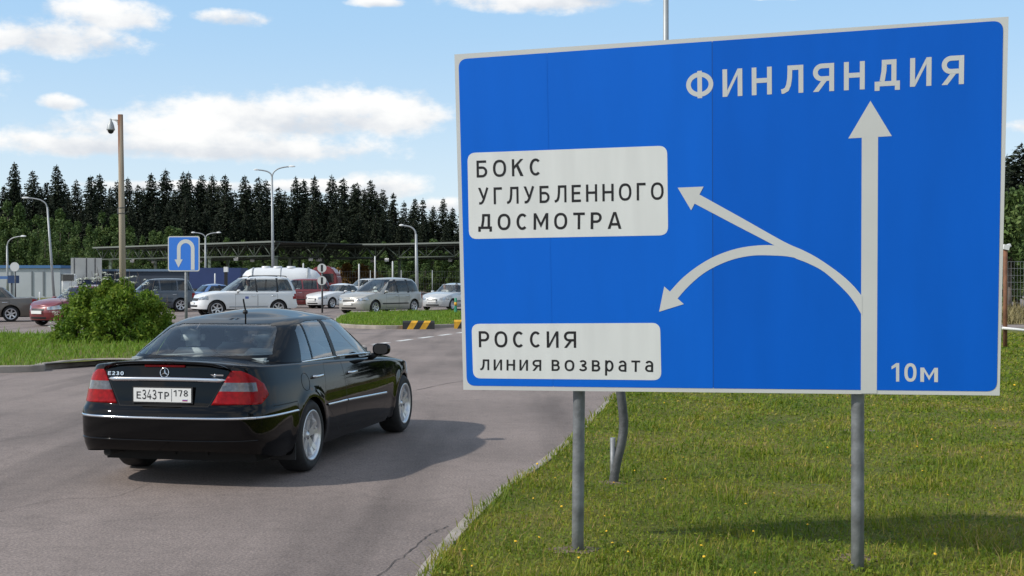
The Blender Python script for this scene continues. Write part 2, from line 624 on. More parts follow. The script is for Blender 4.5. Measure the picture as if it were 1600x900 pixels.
def glyph(ch, T):
    """(advance width, strokes, polygons, holes) in a box one cap height tall; T = stroke width"""
    t = T / 2
    s, p = [], []

    def bowl(x0, x1, y0, y1):     # horizontal, round end at x1, horizontal
        r = (y1 - y0) / 2
        sg = 1 if x1 > x0 else -1
        rx = min(r, abs(x1 - x0) * 0.8)
        return [(x0, y1)] + ([(x, y) for x, y in arc(x1 - sg * rx, (y0 + y1) / 2, sg * rx, r, 90, -90)]) + [(x0, y0)]
    if ch == ' ':
        return 0.42, [], []
    if ch == 'Ф':
        w = 1.0
        s = [[(w / 2, 0), (w / 2, 1)], arc(w / 2, 0.5, w / 2 - t, 0.40 - t * 0.4, 0, 360, 40)]
    elif ch in 'Ии':
        w = .72
        s = [[(t, 0), (t, 1)], [(w - t, 0), (w - t, 1)]]
        p = [[(T, 0.0), (T, .23), (w - T, 1.0), (w - T, .77)]]
    elif ch in 'Нн':
        w = .72
        s = [[(t, 0), (t, 1)], [(w - t, 0), (w - t, 1)], [(T, .52), (w - T, .52)]]
    elif ch in 'Лл':
        w = .78
        s = [[(w - t, 0), (w - t, 1)], [(w - T, 1 - t), (.22, 1 - t)], [(.22 + t, 1 - T), (.21 + t, .55), (.19 + t * .8, .30), (.15 + t * .5, .15), (.08, .07 + t * .2), (0, t * .9)]]
    elif ch in 'Яя':
        w = .74
        s = [[(w - t, 0), (w - t, 1)], bowl(w - T, t, .46, 1 - t)]
        p = [[(0, 0), (T * 1.15, 0), (.36 + T * .7, .46 - t), (.36 - T * .45, .46 - t)]]
    elif ch == 'Д':
        w = .86
        s = [[(0, .16), (w, .16)], [(t, -.08), (t, .16 - t)], [(w - t, -.08), (w - t, .16 - t)], [(w - .12 - t, .16 + t), (w - .12 - t, 1)], [(w - .12 - T, 1 - t), (.24, 1 - t)],
             [(.24 + t, 1 - T), (.23 + t, .6), (.17 + t, .16 + t)]]
    elif ch == 'Б':
        w = .66
        s = [[(t, 0), (t, 1)], [(T, 1 - t), (w - .06, 1 - t)], bowl(T, w - t, t, .58)]
    elif ch in 'Оо0':
        w = .80 if ch != '0' else .64
        s = [[(w / 2 + (w / 2 - t) * math.copysign(abs(math.cos(a)) ** .85, math.cos(a)), .5 + (.5 - t) * math.copysign(abs(math.sin(a)) ** .85, math.sin(a))) for a in [2 * math.pi * i / 44 for i in range(45)]]]
    elif ch == 'К':
        w = .70
        s = [[(t, 0), (t, 1)]]
        p = [[(T, .42), (T, .62), (w - T * 1.25, 1), (w, 1)], [(.24, .60), (.36, .74), (w, 0), (w - T * 1.3, 0)]]
    elif ch == 'С':
        w = .72
        s = [arc(w / 2 + .02, .5, w / 2 - t, .5 - t, 48, 312, 30)]
    elif ch == 'У':
        w = .72
        p = [[(0, 1), (T * 1.15, 1), (w * .5 + T * .5, .36), (w * .5 - T * .25, .28)]]
        s = [[(w - T * .55, 1), (w * .5 + T * .15, .30), (w * .40, .14), (w * .26, .075), (.06, .075)]]
    elif ch == 'Г':
        w = .56
        s = [[(t, 0), (t, 1)], [(T, 1 - t), (w, 1 - t)]]
    elif ch == 'Е':
        w = .60
        s = [[(t, 0), (t, 1)], [(T, 1 - t), (w, 1 - t)], [(T, .52), (w - .05, .52)], [(T, t), (w, t)]]
    elif ch in 'Мм':
        w = .90
        s = [[(t, 0), (t, 1)], [(w - t, 0), (w - t, 1)]]
        p = [[(T, 1), (T, .72), (w / 2, .12), (w / 2, .42)], [(w - T, .72), (w - T, 1), (w / 2, .42), (w / 2, .12)]]
    elif ch in 'Тт':
        w = .70
        s = [[(w / 2, 0), (w / 2, 1 - T)], [(0, 1 - t), (w, 1 - t)]]
    elif ch == 'Р':
        w = .66
        s = [[(t, 0), (t, 1)], bowl(T, w - t, .44, 1 - t)]
    elif ch == 'А':
        w = .82
        p = [[(0, 0), (T * 1.05, 0), (w / 2, .84), (w / 2 + .0, 1), (w / 2 - T * .55, 1)], [(w - T * 1.05, 0), (w, 0), (w / 2 + T * .55, 1), (w / 2, 1), (w / 2, .84)]]
        s = [[(.22, .27), (w - .22, .27)]]
    elif ch == 'в':
        w = .68
        s = [[(t, 0), (t, 1)], bowl(T, w - t, t, .52), bowl(T, w - .05 - t, .52, 1 - t)]
    elif ch in 'з3':
        w = .64
        s = [arc(w / 2 - .02, .74, w / 2 - t - .02, .26 - t, 155, -90, 20) + [(w * .36, .48)],
             [(w * .4, .49)] + arc(w / 2 - .02, .27, w / 2 - t + .02, .27 - t, 88, -158, 20)]
    elif ch == 'р':
        w = .68
        s = [[(t, -.36), (t, 1)], arc(w / 2, .5, w / 2 - t, .5 - t, 0, 360, 36)]
    elif ch == 'а':
        w = .64
        s = [[(w - t, 0), (w - t, .62)] + arc(w / 2, .66, w / 2 - t, .34 - t, 0, 155, 14), bowl(w - T, t, t, .54)]
    elif ch == '1':
        w = .46
        s = [[(w - t - .05, 0), (w - t - .05, 1)]]
        p = [[(w - T - .05, 1), (w - T - .05, .80), (.0, .66), (.0, .82)]]
    elif ch == '4':
        w = .66
        s = [[(w - .14 - t, 0), (w - .14 - t, .55)], [(0, .26), (w, .26)]]
        p = [[(0, .20), (0, .36), (.34, 1), (.34 + T, 1)]]
    elif ch == '7':
        w = .60
        s = [[(0, 1 - t), (w, 1 - t)]]
        p = [[(w - T, 1 - T), (w, 1 - T), (.28 + t, 0), (.28 - t, 0)]]
    elif ch == '8':
        w = .64
        s = [arc(w / 2, .74, w / 2 - t - .03, .26 - t, 0, 360, 28), arc(w / 2, .27, w / 2 - t, .27 - t, 0, 360, 28)]
    elif ch == '2':
        w = .62
        s = [arc(w / 2, .70, w / 2 - t, .30 - t, 165, -25, 16) + [(t * 1.2, t)], [(0, t), (w, t)]]
    else:
        w = .5
    return w, s, p


def stroke_quads(pts, T):
    closed = len(pts) > 8 and math.dist(pts[0], pts[-1]) < 1e-6
    P = [Vector(q) for q in (pts[:-1] if closed else pts)]
    n = len(P)
    left, right = [], []
    for i in range(n):
        a = P[i - 1] if (i > 0 or closed) else None
        c = P[(i + 1) % n] if (i < n - 1 or closed) else None
        d1 = (P[i] - a).normalized() if a is not None else None
        d2 = (c - P[i]).normalized() if c is not None else None
        d1 = d1 or d2
        d2 = d2 or d1
        tn = (d1 + d2).normalized()
        nr = Vector((-tn.y, tn.x))
        k = T / 2 / max(0.5, nr.dot(Vector((-d1.y, d1.x))))
        left.append(P[i] + nr * k)
        right.append(P[i] - nr * k)
    return left, right, closed


def lettering(bm, text, fmap, T, gap=0.22, widths=None, z=0.0, dz=0.0002):
    """writes text into the unit box (0..1, 0..1) mapped to 3-D by fmap(u, v, height)"""
    total = 0
    gl = []
    for ch in text:
        g = glyph(ch, T)
        gl.append((total, g))
        total += g[0] + gap
    total -= gap
    layer = 0
    for x0, (w, s, p) in gl:
        for st in s:
            l, r, closed = stroke_quads(st, T)
            hz = z + dz * (layer % 4)
            layer += 1
            L_ = [bm.verts.new(fmap((x0 + q.x) / total, q.y, hz)) for q in l]
            R_ = [bm.verts.new(fmap((x0 + q.x) / total, q.y, hz)) for q in r]
            n = len(L_)
            for i in range(n if closed else n - 1):
                j = (i + 1) % n
                bm.faces.new((L_[i], R_[i], R_[j], L_[j]))
        for poly in p:
            hz = z + dz * (layer % 4)
            layer += 1
            bm.faces.new([bm.verts.new(fmap((x0 + q[0]) / total, q[1], hz)) for q in poly])
    bmesh.ops.recalc_face_normals(bm, faces=bm.faces)


# ------------------------------------------------------------------ ground, road, verge, islands
def sheet(name, poly, z, material, kind='structure'):
    bm = bmesh.new()
    f = bm.faces.new([bm.verts.new((p[0], p[1], z)) for p in poly])
    if f.normal.z < 0:
        f.normal_flip()
    bm.normal_update()
    bmesh.ops.triangulate(bm, faces=bm.faces[:])
    return tag(obj(name, bm, material), kind=kind)


sheet('ground', [(-1500, -200), (1500, -200), (1500, 3000), (-1500, 3000)], -0.06, M['turf'])
sheet('road', [(-60, -25), (40, -25), (40, 60), (62, 100), (62, 172), (-110, 172), (-110, 60)], 0.0, M['asphalt'])


def smooth_line(pts, n=6, closed=False):
    out = []
    N_ = len(pts)
    rng = range(N_ if closed else N_ - 1)
    for i in rng:
        p0, p1, p2, p3 = (Vector(pts[(i + k) % N_] if closed else pts[min(max(i + k, 0), N_ - 1)]) for k in (-1, 0, 1, 2))
        for j in range(n):
            t = j / n
            out.append(0.5 * ((2 * p1) + (p2 - p0) * t + (2 * p0 - 5 * p1 + 4 * p2 - p3) * t * t + (3 * p1 - p0 - 3 * p2 + p3) * t**3))
    if not closed:
        out.append(Vector(pts[-1]))
    return out


def G2(x, y):
    g = ground(x, y)
    return (g.x, g.y)


VERGE_EDGE = smooth_line([(-0.9, -6), (-0.75, 2), (-0.62, 5)] + [G2(650, 900), G2(700, 838), G2(762, 778), G2(850, 716), G2(902, 672), G2(955, 620)] + [(2.2, 21.5), (4.0, 28), (7.5, 35), (13, 40.5), (20, 43), (34, 45)], 6)


def inside(poly, x, y):
    """even-odd test, x and y numpy arrays"""
    r = np.zeros(len(x), bool)
    n = len(poly)
    for i in range(n):
        x1, y1 = poly[i][0], poly[i][1]
        x2, y2 = poly[(i + 1) % n][0], poly[(i + 1) % n][1]
        c = ((y1 > y) != (y2 > y)) & (x < (x2 - x1) * (y - y1) / ((y2 - y1) or 1e-9) + x1)
        r ^= c
    return r


def kerb(name, line, w, top, side, bottom=-0.05, closed=False):
    """a real kerb stone row along line; its outer face stands on the line"""
    bm = bmesh.new()
    n = len(line)
    rows = []
    for i in range(n):
        a = Vector(line[i - 1] if (i or closed) else line[i])
        c = Vector(line[(i + 1) % n] if (i < n - 1 or closed) else line[i])
        d = (c - a).normalized()
        nr = Vector((-d.y, d.x)) * side
        p = Vector(line[i])
        j = 0.004 * math.sin(i * 2.7) + 0.003 * math.sin(i * 7.1)
        q = [p, p + nr * 0.012, p + nr * w]
        rows.append([bm.verts.new((q[0].x, q[0].y, bottom)), bm.verts.new((q[0].x, q[0].y, top - 0.015 + j)), bm.verts.new((q[1].x, q[1].y, top + j)),
                     bm.verts.new((q[2].x, q[2].y, top + j)), bm.verts.new((q[2].x, q[2].y, bottom))])
    for i in range(n if closed else n - 1):
        for k in range(4):
            bm.faces.new((rows[i][k], rows[i][k + 1], rows[(i + 1) % n][k + 1], rows[(i + 1) % n][k]))
    bmesh.ops.recalc_face_normals(bm, faces=bm.faces)
    return tag(obj(name, bm, M['concrete']), kind='structure')


verge_line = [(p.x, p.y) for p in VERGE_EDGE]
kerb('verge_kerb', verge_line, 0.095, 0.022, -1)


def verge_height(x, y):
    return 0.02 + 0.018 * np.sin(x * 1.3 + y * 0.7) * np.sin(y * 0.9 - x * 0.4) + 0.010 * np.sin(x * 4.1 + 1) * np.sin(y * 3.3)


def turf_sheet(name, poly, hf, material, step, clip=None):
    """ground sheet over poly with a gently uneven surface"""
    bm = bmesh.new()
    f = bm.faces.new([bm.verts.new((p[0], p[1], 0)) for p in poly])
    bmesh.ops.triangulate(bm, faces=[f])
    xs = [p[0] for p in poly]
    ys = [p[1] for p in poly]
    for ax, lo, hi in ((0, min(xs), max(xs)), (1, min(ys), max(ys))):
        v = lo + step
        while v < hi:
            no = (1, 0, 0) if ax == 0 else (0, 1, 0)
            bmesh.ops.bisect_plane(bm, geom=bm.verts[:] + bm.edges[:] + bm.faces[:], plane_co=(v, v, 0), plane_no=no)
            v += step
    for v in bm.verts:
        v.co.z = float(hf(v.co.x, v.co.y))
    bmesh.ops.recalc_face_normals(bm, faces=bm.faces)
    if sum(f.normal.z for f in bm.faces) < 0:
        bmesh.ops.reverse_faces(bm, faces=bm.faces)
    return tag(obj(name, bm, material, smooth=True), kind='structure')


# verge polygon starts behind the kerb stones
def offset_line(line, d):
    o = []
    for i, p in enumerate(line):
        a, c = Vector(line[max(i - 1, 0)]), Vector(line[min(i + 1, len(line) - 1)])
        t = (c - a).normalized()
        o.append((p[0] + t.y * d, p[1] - t.x * d))
    return o


VERGE_POLY = offset_line(verge_line, 0.092) + [(34, -6)]
turf_sheet('verge_ground', VERGE_POLY, verge_height, M['turf'], 0.9)

ISL1 = [(p.x, p.y) for p in smooth_line([(-22, 18.5), (-15.5, 20.2), G2(0, 583), G2(75, 577), G2(150, 570), (-6.9, 24.6), (-6.0, 26.0), (-5.6, 28.5), (-6.0, 32.5), (-7.4, 35.4), G2(80, 527), G2(0, 526), (-22, 37.6), (-27, 30), (-26, 21)], 5, True)]
ISL2 = [(p.x, p.y) for p in smooth_line([G2(520, 508), G2(560, 513.2), G2(640, 514), G2(760, 510), (2.5, 45.0), (3.8, 48), (2.0, 52.0), G2(690, 489.5), G2(600, 490.5), G2(540, 494)], 5, True)]


def island(name, poly, top=0.12):
    kerb(name + '_kerb', poly, 0.15, top, -1 if sum((poly[i][0] * poly[(i + 1) % len(poly)][1] - poly[(i + 1) % len(poly)][0] * poly[i][1]) for i in range(len(poly))) < 0 else 1, closed=True)
    c = np.mean(np.array(poly), axis=0)
    inner = [(p[0] + (c[0] - p[0]) / math.dist(p, c) * 0.145, p[1] + (c[1] - p[1]) / math.dist(p, c) * 0.145) for p in poly]
    turf_sheet(name + '_ground', inner, lambda x, y: top - 0.015 + 0.02 * math.sin(x * 1.1) * math.sin(y * 1.3), M['turf'], 2.0)
    return inner


ISL1_IN = island('traffic_island', ISL1)
ISL2_IN = island('lane_island', ISL2)
sheet('far_turf', [(-110, 108), (-62, 108), (-52, 96), (-34, 96), (-34, 113), (-110, 113)], 0.006, M['turf'])


def grass(name, n, sample, hf, hrange, wrange, material, lean_r=(0.3, 1.3)):
    """n grass blades, each a bent tapering strip"""
    x, y = sample(n)
    n = len(x)
    z = hf(x, y) - 0.004
    dist = np.hypot(x, y)
    clump = 0.5 + 0.5 * np.sin(x * 2.3 + 1.7 * np.sin(y * 1.9)) * np.sin(y * 2.1 + 1.3 * np.sin(x * 1.6))
    h = RNG.uniform(*hrange, n) * (0.65 + 0.7 * clump) * (1 + RNG.random(n) ** 12 * 1.6)
    w = RNG.uniform(*wrange, n) * np.clip(dist / 9.0, 1, 4.5)
    a = RNG.uniform(0, 2 * np.pi, n)
    lean = RNG.uniform(*lean_r, n) * h
    dx, dy = np.cos(a), np.sin(a)
    fx, fy = -dy, dx
    P0 = np.stack([x, y, z], 1)
    mid = P0 + np.stack([dx * lean * .32, dy * lean * .32, h * .58], 1)
    tip = P0 + np.stack([dx * lean, dy * lean, h], 1)
    side = np.stack([fx * w / 2, fy * w / 2, np.zeros(n)], 1)
    V = np.stack([P0 - side, P0 + side, mid + side * .75, mid - side * .75, tip], 1).reshape(-1, 3)
    b = (np.arange(n) * 5)[:, None]
    F = np.concatenate([b + np.array([0, 1, 2]), b + np.array([0, 2, 3]), b + np.array([3, 2, 4])], 0)
    rnd = np.repeat(np.clip(RNG.normal(0.40, 0.20, n) + (RNG.random(n) > 0.93) * 0.45, 0, 1), 5)
    return tag(mesh_np(name, V, F, material, attr=rnd), kind='stuff')


def verge_sample(n):
    # closer ground carries more blades
    d = 5.6 + (38 - 5.6) * RNG.random(n) ** 2.1
    x = RNG.uniform(-1.2, 0.52 * d + 1.2, n)
    k = inside(VERGE_POLY, x, d)
    # scraggly edge: blades thin out over the kerb
    return x[k], d[k]


tag(grass('verge_grass', 200000, verge_sample, verge_height, (0.018, 0.042), (0.004, 0.007), M['grass']), 'short green grass with dry patches on the verge under the big blue sign', 'grass')


def edge_sample(n):
    i = RNG.integers(12, len(verge_line) - 14, n)
    L_ = np.array(verge_line)
    t = RNG.random(n)[:, None]
    p = L_[i] * (1 - t) + L_[i + 1] * t
    d = np.abs(RNG.normal(0, 0.10, n)) + 0.05
    return p[:, 0] + d + RNG.normal(0, .02, n), p[:, 1] + RNG.normal(0, .05, n)


def tuft_sample(n):
    c = 260
    cd_ = 6.5 + 24 * RNG.random(c) ** 1.6
    cx = RNG.uniform(-0.6, 0.5 * cd_ + .8, c)
    i = RNG.integers(0, c, n)
    x = cx[i] + RNG.normal(0, .09, n)
    y = cd_[i] + RNG.normal(0, .11, n)
    k = inside(VERGE_POLY, x, y)
    return x[k], y[k]


tag(grass('verge_weeds', 12000, tuft_sample, verge_height, (0.03, 0.075), (0.005, 0.010), M['grass']), 'taller tufts of weeds and long grass across the verge', 'weeds')
tag(grass('edge_weeds', 3500, edge_sample, verge_height, (0.02, 0.07), (0.005, 0.010), M['grass']), 'ragged weeds growing over the low kerb along the verge', 'weeds')


def poly_sample(poly, power=1.0):
    P = np.array(poly)
    lo, hi = P.min(0), P.max(0)

    def f(n):
        x = RNG.uniform(lo[0], hi[0], n)
        y = RNG.uniform(lo[1], hi[1], n)
        k = inside(poly, x, y)
        return x[k], y[k]
    return f


isl_h = lambda x, y: 0.105 + 0.02 * np.sin(x * 1.1) * np.sin(y * 1.3)
tag(grass('island_grass', 60000, poly_sample(ISL1_IN), isl_h, (0.05, 0.11), (0.004, 0.007), M['grass_bright']), 'bright unmown grass round the bush on the left traffic island', 'grass')
tag(grass('lane_island_grass', 26000, poly_sample(ISL2_IN), isl_h, (0.05, 0.10), (0.004, 0.007), M['grass_bright']), 'bright green grass on the small island before the queue of cars', 'grass')


def clover(n):
    x, y = verge_sample(n)
    n = len(x)
    C = np.stack([x, y, verge_height(x, y) + RNG.uniform(.006, .040, n)], 1)
    s = (RNG.uniform(.006, .014, n) * np.clip(np.hypot(x, y) / 9, 1, 4))[:, None]
    nrm = RNG.normal(0, .55, (n, 3)) + np.array([0, -.2, 1.0])
    nrm /= np.linalg.norm(nrm, axis=1)[:, None]
    a = np.cross(nrm, RNG.normal(size=(n, 3)))
    a /= np.linalg.norm(a, axis=1)[:, None]
    b_ = np.cross(nrm, a)
    V = np.stack([C - a * s, C + b_ * s * .7, C + a * s, C - b_ * s * .7], 1).reshape(-1, 3)
    F = (np.arange(n) * 4)[:, None] + np.arange(4)[None, :]
    rnd = np.repeat(np.clip(RNG.normal(.32, .2, n), 0, 1), 4)
    tag(mesh_np('clover', V, F, M['grass'], attr=rnd), 'low clover and broad-leaved weeds mixed into the verge grass', 'weeds', kind='stuff')


clover(90000)


def wildflowers():
    """small yellow heads on thin stalks"""
    bm = bmesh.new()
    for k in range(70):
        y = 6.6 + 16 * random.random() ** 1.5
        x = random.uniform(-0.5, 0.46 * y + 0.6)
        if not inside(VERGE_POLY, np.array([x]), np.array([y]))[0]:
            continue
        z = float(verge_height(x, y))
        h = random.uniform(0.07, 0.16)
        r = random.uniform(0.006, 0.011) * max(1, y / 11)
        top = Vector((x + random.uniform(-.02, .02), y + random.uniform(-.02, .02), z + h))
        tube(bm, [(x, y, z), top], 0.0018, 4, False, 1)
        nrm = Vector((random.uniform(-.5, .5), random.uniform(-.9, .1), 1)).normalized()
        q = nrm.to_track_quat('Z', 'Y').to_matrix().to_4x4()
        lathe(bm, [(0.0005, 0.3 * r), (r * .6, .25 * r), (r, 0), (r * .5, -.2 * r)], 7, Matrix.Translation(top) @ q)
    o = obj('wildflowers', bm, [M['yellow_petal'], M['bush']])
    tag(o, 'scattered tiny yellow wildflowers in the verge grass', 'flowers', kind='stuff')


wildflowers()


def bare_soil():
    """trodden earth round the feet of the posts"""
    sm = mat('bare_soil', (.17, .125, .085), .95, noise=(18, .45), bump=(40, .6))
    for x, y, r in ((902, 864, .13), (1340, 876, .11), (958, 759, .10)):
        g = ground(x, y)
        bm = bmesh.new()
        c = bm.verts.new((g.x, g.y, float(verge_height(g.x, g.y)) + .014))
        ring = []
        for k in range(22):
            a = 2 * math.pi * k / 22
            q = r * random.uniform(.6, 1.2)
            px_, py_ = g.x + q * 1.3 * math.cos(a), g.y + q * math.sin(a)
            ring.append(bm.verts.new((px_, py_, float(verge_height(px_, py_)) + .004)))
        for k in range(22):
            bm.faces.new((c, ring[k], ring[(k + 1) % 22]))
        tag(obj('bare_soil', bm, sm, smooth=True), kind='structure')


bare_soil()


def dashes():
    """dashed lane line crossing behind the parked car towards the island"""
    a, b_ = ground(560, 541.5), ground(760, 514.5)
    d = (b_ - a)
    Ln = d.length
    d.normalize()
    nr = Vector((-d.y, d.x, 0))
    bm = bmesh.new()
    s = -6.0
    while s < Ln + 8:
        p, q = a + d * s, a + d * (s + 1.05)
        bm.faces.new([bm.verts.new((v.x, v.y, 0.004)) for v in (p - nr * .09, q - nr * .09, q + nr * .09, p + nr * .09)])
        s += 1.75
    bmesh.ops.recalc_face_normals(bm, faces=bm.faces)
    tag(obj('road_marking', bm, M['line']), kind='structure')


dashes()


def cracks():
    bm = bmesh.new()
    for pts, w in (([(585, 905), (640, 862), (668, 838), (700, 822)], 0.008), ([(0, 560), (60, 562), (130, 561)], 0.02), ([(0, 690), (120, 672), (250, 668)], 0.006),
                   ([(640, 612), (720, 596), (800, 588)], 0.014), ([(0, 800), (90, 781), (180, 776), (240, 752)], 0.005)):
        line = smooth_line([G2(*p) + (0,) for p in pts], 12)
        L_, R_ = [], []
        for i, p in enumerate(line):
            d = (line[min(i + 1, len(line) - 1)] - line[max(i - 1, 0)]).normalized()
            nr = Vector((-d.y, d.x, 0))
            p = p + nr * random.gauss(0, w * 0.8)
            ww = w * random.uniform(0.2, 0.7)
            L_.append(bm.verts.new((p.x + nr.x * ww, p.y + nr.y * ww, 0.004)))
            R_.append(bm.verts.new((p.x - nr.x * ww, p.y - nr.y * ww, 0.004)))
        for i in range(len(line) - 1):
            bm.faces.new((L_[i], R_[i], R_[i + 1], L_[i + 1]))
    bmesh.ops.recalc_face_normals(bm, faces=bm.faces)
    tag(obj('road_crack', bm, mat('crack', (0.055, 0.05, 0.048), 0.95)), kind='structure')


cracks()


# ------------------------------------------------------------------ the big blue direction sign
def big_sign():
    TL, TR, BR, BL = [ray(*p) for p in ((710, 85), (1576, 26), (1562, 618), (724, 609))]
    # the one parallelogram whose corners lie on the four sight lines
    A = Matrix(((TL.x, -TR.x, BR.x), (TL.y, -TR.y, BR.y), (TL.z, -TR.z, BR.z)))
    z = A.inverted() @ BL
    sc = 7.75 / BL.y
    C = Vector((0, 0, CAMH))
    O = C + BL * sc
    U = (C + BR * (sc * z[2])) - O
    V = (C + TL * (sc * z[0])) - O
    Nn = U.cross(V).normalized()
    if Nn.y > 0:
        Nn = -Nn
    Wm, Hm = U.length, V.length
    Uh, Vh = U.normalized(), V.normalized()

    def uv(x, y):
        """photo pixel on the board -> metres along its bottom edge and up its side"""
        d = ray(x, y)
        t = (O - C).dot(Nn) / d.dot(Nn)
        q = C + d * t - O
        m = Matrix(((Uh.dot(Uh), Uh.dot(Vh)), (Uh.dot(Vh), Vh.dot(Vh)))).inverted() @ Vector((q.dot(Uh), q.dot(Vh)))
        return m.x, m.y
    base = Vector((O.x + U.x / 2, O.y + U.y / 2, 0))
    root = empty('road_sign', base, 0, 'huge blue direction sign on two grey posts, with white arrows and pale inset panels', 'road sign')

    def w(a, b, n):
        return O + Uh * a + Vh * b + Nn * n - base

    def plate(name, poly, n0, n1, mt, parent):
        bm = bmesh.new()
        f0 = [bm.verts.new(w(a, b, n0)) for a, b in poly]
        f1 = [bm.verts.new(w(a, b, n1)) for a, b in poly]
        bm.faces.new(f0)
        bm.faces.new(list(reversed(f1)))
        for i in range(len(poly)):
            bm.faces.new((f0[i], f0[(i + 1) % len(poly)], f1[(i + 1) % len(poly)], f1[i]))
        bmesh.ops.recalc_face_normals(bm, faces=bm.faces)
        return obj(name, bm, mt, parent)

    def rounded(quad, r, n=7):
        """rounded quad through four (a, b) corners, r metres"""
        out = []
        for i in range(4):
            p, a, b = Vector(quad[i]), Vector(quad[i - 1]), Vector(quad[(i + 1) % 4])
            pa, pb = p + (a - p).normalized() * r, p + (b - p).normalized() * r
            for k in range(n + 1):
                t = k / n
                out.append(tuple(pa * (1 - t) ** 2 + p * 2 * t * (1 - t) * .75 + p * 2 * t * (1 - t) * .25 + pb * t * t))
        return out

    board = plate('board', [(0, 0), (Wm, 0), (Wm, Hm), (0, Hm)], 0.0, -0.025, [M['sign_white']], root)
    # blue sheet in three pieces with fine joints
    q = [uv(716.5, 92.5), uv(1567.5, 32), uv(1557.5, 611.5), uv(729.5, 602.5)]
    outline = rounded(q, 0.055)
    bm = bmesh.new()
    f0 = [bm.verts.new(w(a, b, 0.0016)) for a, b in outline]
    bm.faces.new(f0)
    for sx in (uv(1113.5, 300)[0], uv(859, 300)[0]):
        for e in (-0.0018, 0.0018):
            bmesh.ops.bisect_plane(bm, geom=bm.verts[:] + bm.edges[:] + bm.faces[:], plane_co=w(sx + e, 0, 0), plane_no=Vh.cross(Nn).normalized())
    SK = Uh - Vh * Uh.dot(Vh)
    kill = [f for f in bm.faces if (lambda c: any(abs((c + base - O).dot(SK) / SK.dot(Uh) - uv(x, 300)[0]) < 0.004 for x in (1113.5, 859)))(f.calc_center_median())]
    bmesh.ops.delete(bm, geom=kill, context='FACES')
    bmesh.ops.recalc_face_normals(bm, faces=bm.faces)
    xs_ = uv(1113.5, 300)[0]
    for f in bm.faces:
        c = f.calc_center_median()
        f.material_index = 1 if (c + base - O).dot(SK) / SK.dot(Uh) > xs_ else 0  # right-hand sheet takes the blue with shade in its colour
    obj('blue_sheet', bm, [M['sign_blue'], M['sign_blue_shaded']], root)
    seam = bmesh.new()
    jm = mat('joint_shadow', (0.005, 0.06, 0.26), 0.7)
    seam.free()
    for x in (1113.5, 859):
        seam = bmesh.new()
        a = uv(x, 300)[0]
        lo, hi = 0.03, Hm - 0.03
        seam.faces.new([seam.verts.new(w(*p)) for p in ((a - .004, lo, .0008), (a + .004, lo, .0008), (a + .004, hi, .0008), (a - .004, hi, .0008))])
        obj('panel_joint', seam, jm if x > 1000 else M['sign_blue'], root)

    def text_on(txt, bl, br, tl, T, gap, mt, parent, name='lettering', lvl=0.0022, bm=None, done=True):
        a = uv(*bl)
        b_ = uv(*br)
        c = uv(*tl)
        bm = bmesh.new() if bm is None else bm
        lettering(bm, txt, lambda u, v, h: w(a[0] + (b_[0] - a[0]) * u + (c[0] - a[0]) * v, a[1] + (b_[1] - a[1]) * u + (c[1] - a[1]) * v, lvl + h), T, gap)
        for f in bm.faces:
            if f.normal.dot(Nn) < 0:
                f.normal_flip()
        return obj(name, bm, mt, parent) if done else bm

    p1 = plate('inset_panel', rounded([uv(730.5, 239), uv(1042.5, 227.5), uv(1044, 367.5), uv(733, 373.5)], 0.052), 0.0022, 0.0005, M['sign_panel'], root)
    text_on('БОКС', (745, 277.5), (846, 274), (744.5, 251), 0.145, 0.36, M['sign_black'], p1, lvl=0.0028)
    text_on('УГЛУБЛЕННОГО', (747.5, 319.8), (1037, 312), (747, 293.5), 0.145, 0.34, M['sign_black'], p1, lvl=0.0028)
    text_on('ДОСМОТРА', (747.5, 360), (971, 357.3), (747.5, 334.5), 0.155, 0.36, M['sign_black'], p1, lvl=0.0028)
    p2 = plate('inset_panel', rounded([uv(737, 506), uv(1031.5, 504.5), uv(1033.5, 594), uv(739.5, 591)], 0.05), 0.0022, 0.0005, M['sign_panel'], root)
    text_on('РОССИЯ', (748.5, 542.5), (900.5, 543.4), (748, 517.3), 0.15, 0.33, M['sign_black'], p2, lvl=0.0028)
    text_on('линия', (750.5, 578.2), (845.8, 579.3), (750.5, 561.3), 0.165, 0.38, M['sign_black'], p2, lvl=0.0028)
    text_on('возврата', (862, 579.4), (1020.5, 581.2), (862, 562.0), 0.165, 0.40, M['sign_black'], p2, lvl=0.0028)
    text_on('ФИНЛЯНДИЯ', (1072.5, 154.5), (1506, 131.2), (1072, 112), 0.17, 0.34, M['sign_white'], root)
    b10 = text_on('10', (1393, 596), (1432, 596.4), (1393, 567.2), 0.17, 0.22, None, None, done=False)
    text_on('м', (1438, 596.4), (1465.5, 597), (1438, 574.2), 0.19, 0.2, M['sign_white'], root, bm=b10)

    def arrow(polys, lvl=0.0022):
        bm = bmesh.new()
        for i, poly in enumerate(polys):
            pts = [uv(*p) for p in poly]
            h = lvl + 0.0002 * i
            bm.faces.new([bm.verts.new(w(a, b, h)) for a, b in pts])
        bmesh.ops.triangulate(bm, faces=bm.faces[:])
        bmesh.ops.recalc_face_normals(bm, faces=bm.faces)
        for f in bm.faces:
            if f.normal.dot(Nn) < 0:
                f.normal_flip()
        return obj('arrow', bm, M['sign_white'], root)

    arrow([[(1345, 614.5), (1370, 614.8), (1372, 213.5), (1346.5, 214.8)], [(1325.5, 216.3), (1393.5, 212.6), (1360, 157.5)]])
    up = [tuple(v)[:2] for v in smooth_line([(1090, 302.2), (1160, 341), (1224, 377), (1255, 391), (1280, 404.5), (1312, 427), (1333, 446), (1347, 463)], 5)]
    lo = [tuple(v)[:2] for v in smooth_line([(1347, 493), (1334, 471), (1318, 452), (1288, 425), (1262, 411), (1240, 402), (1210, 383.5), (1148, 351), (1080, 315.2)], 5)]
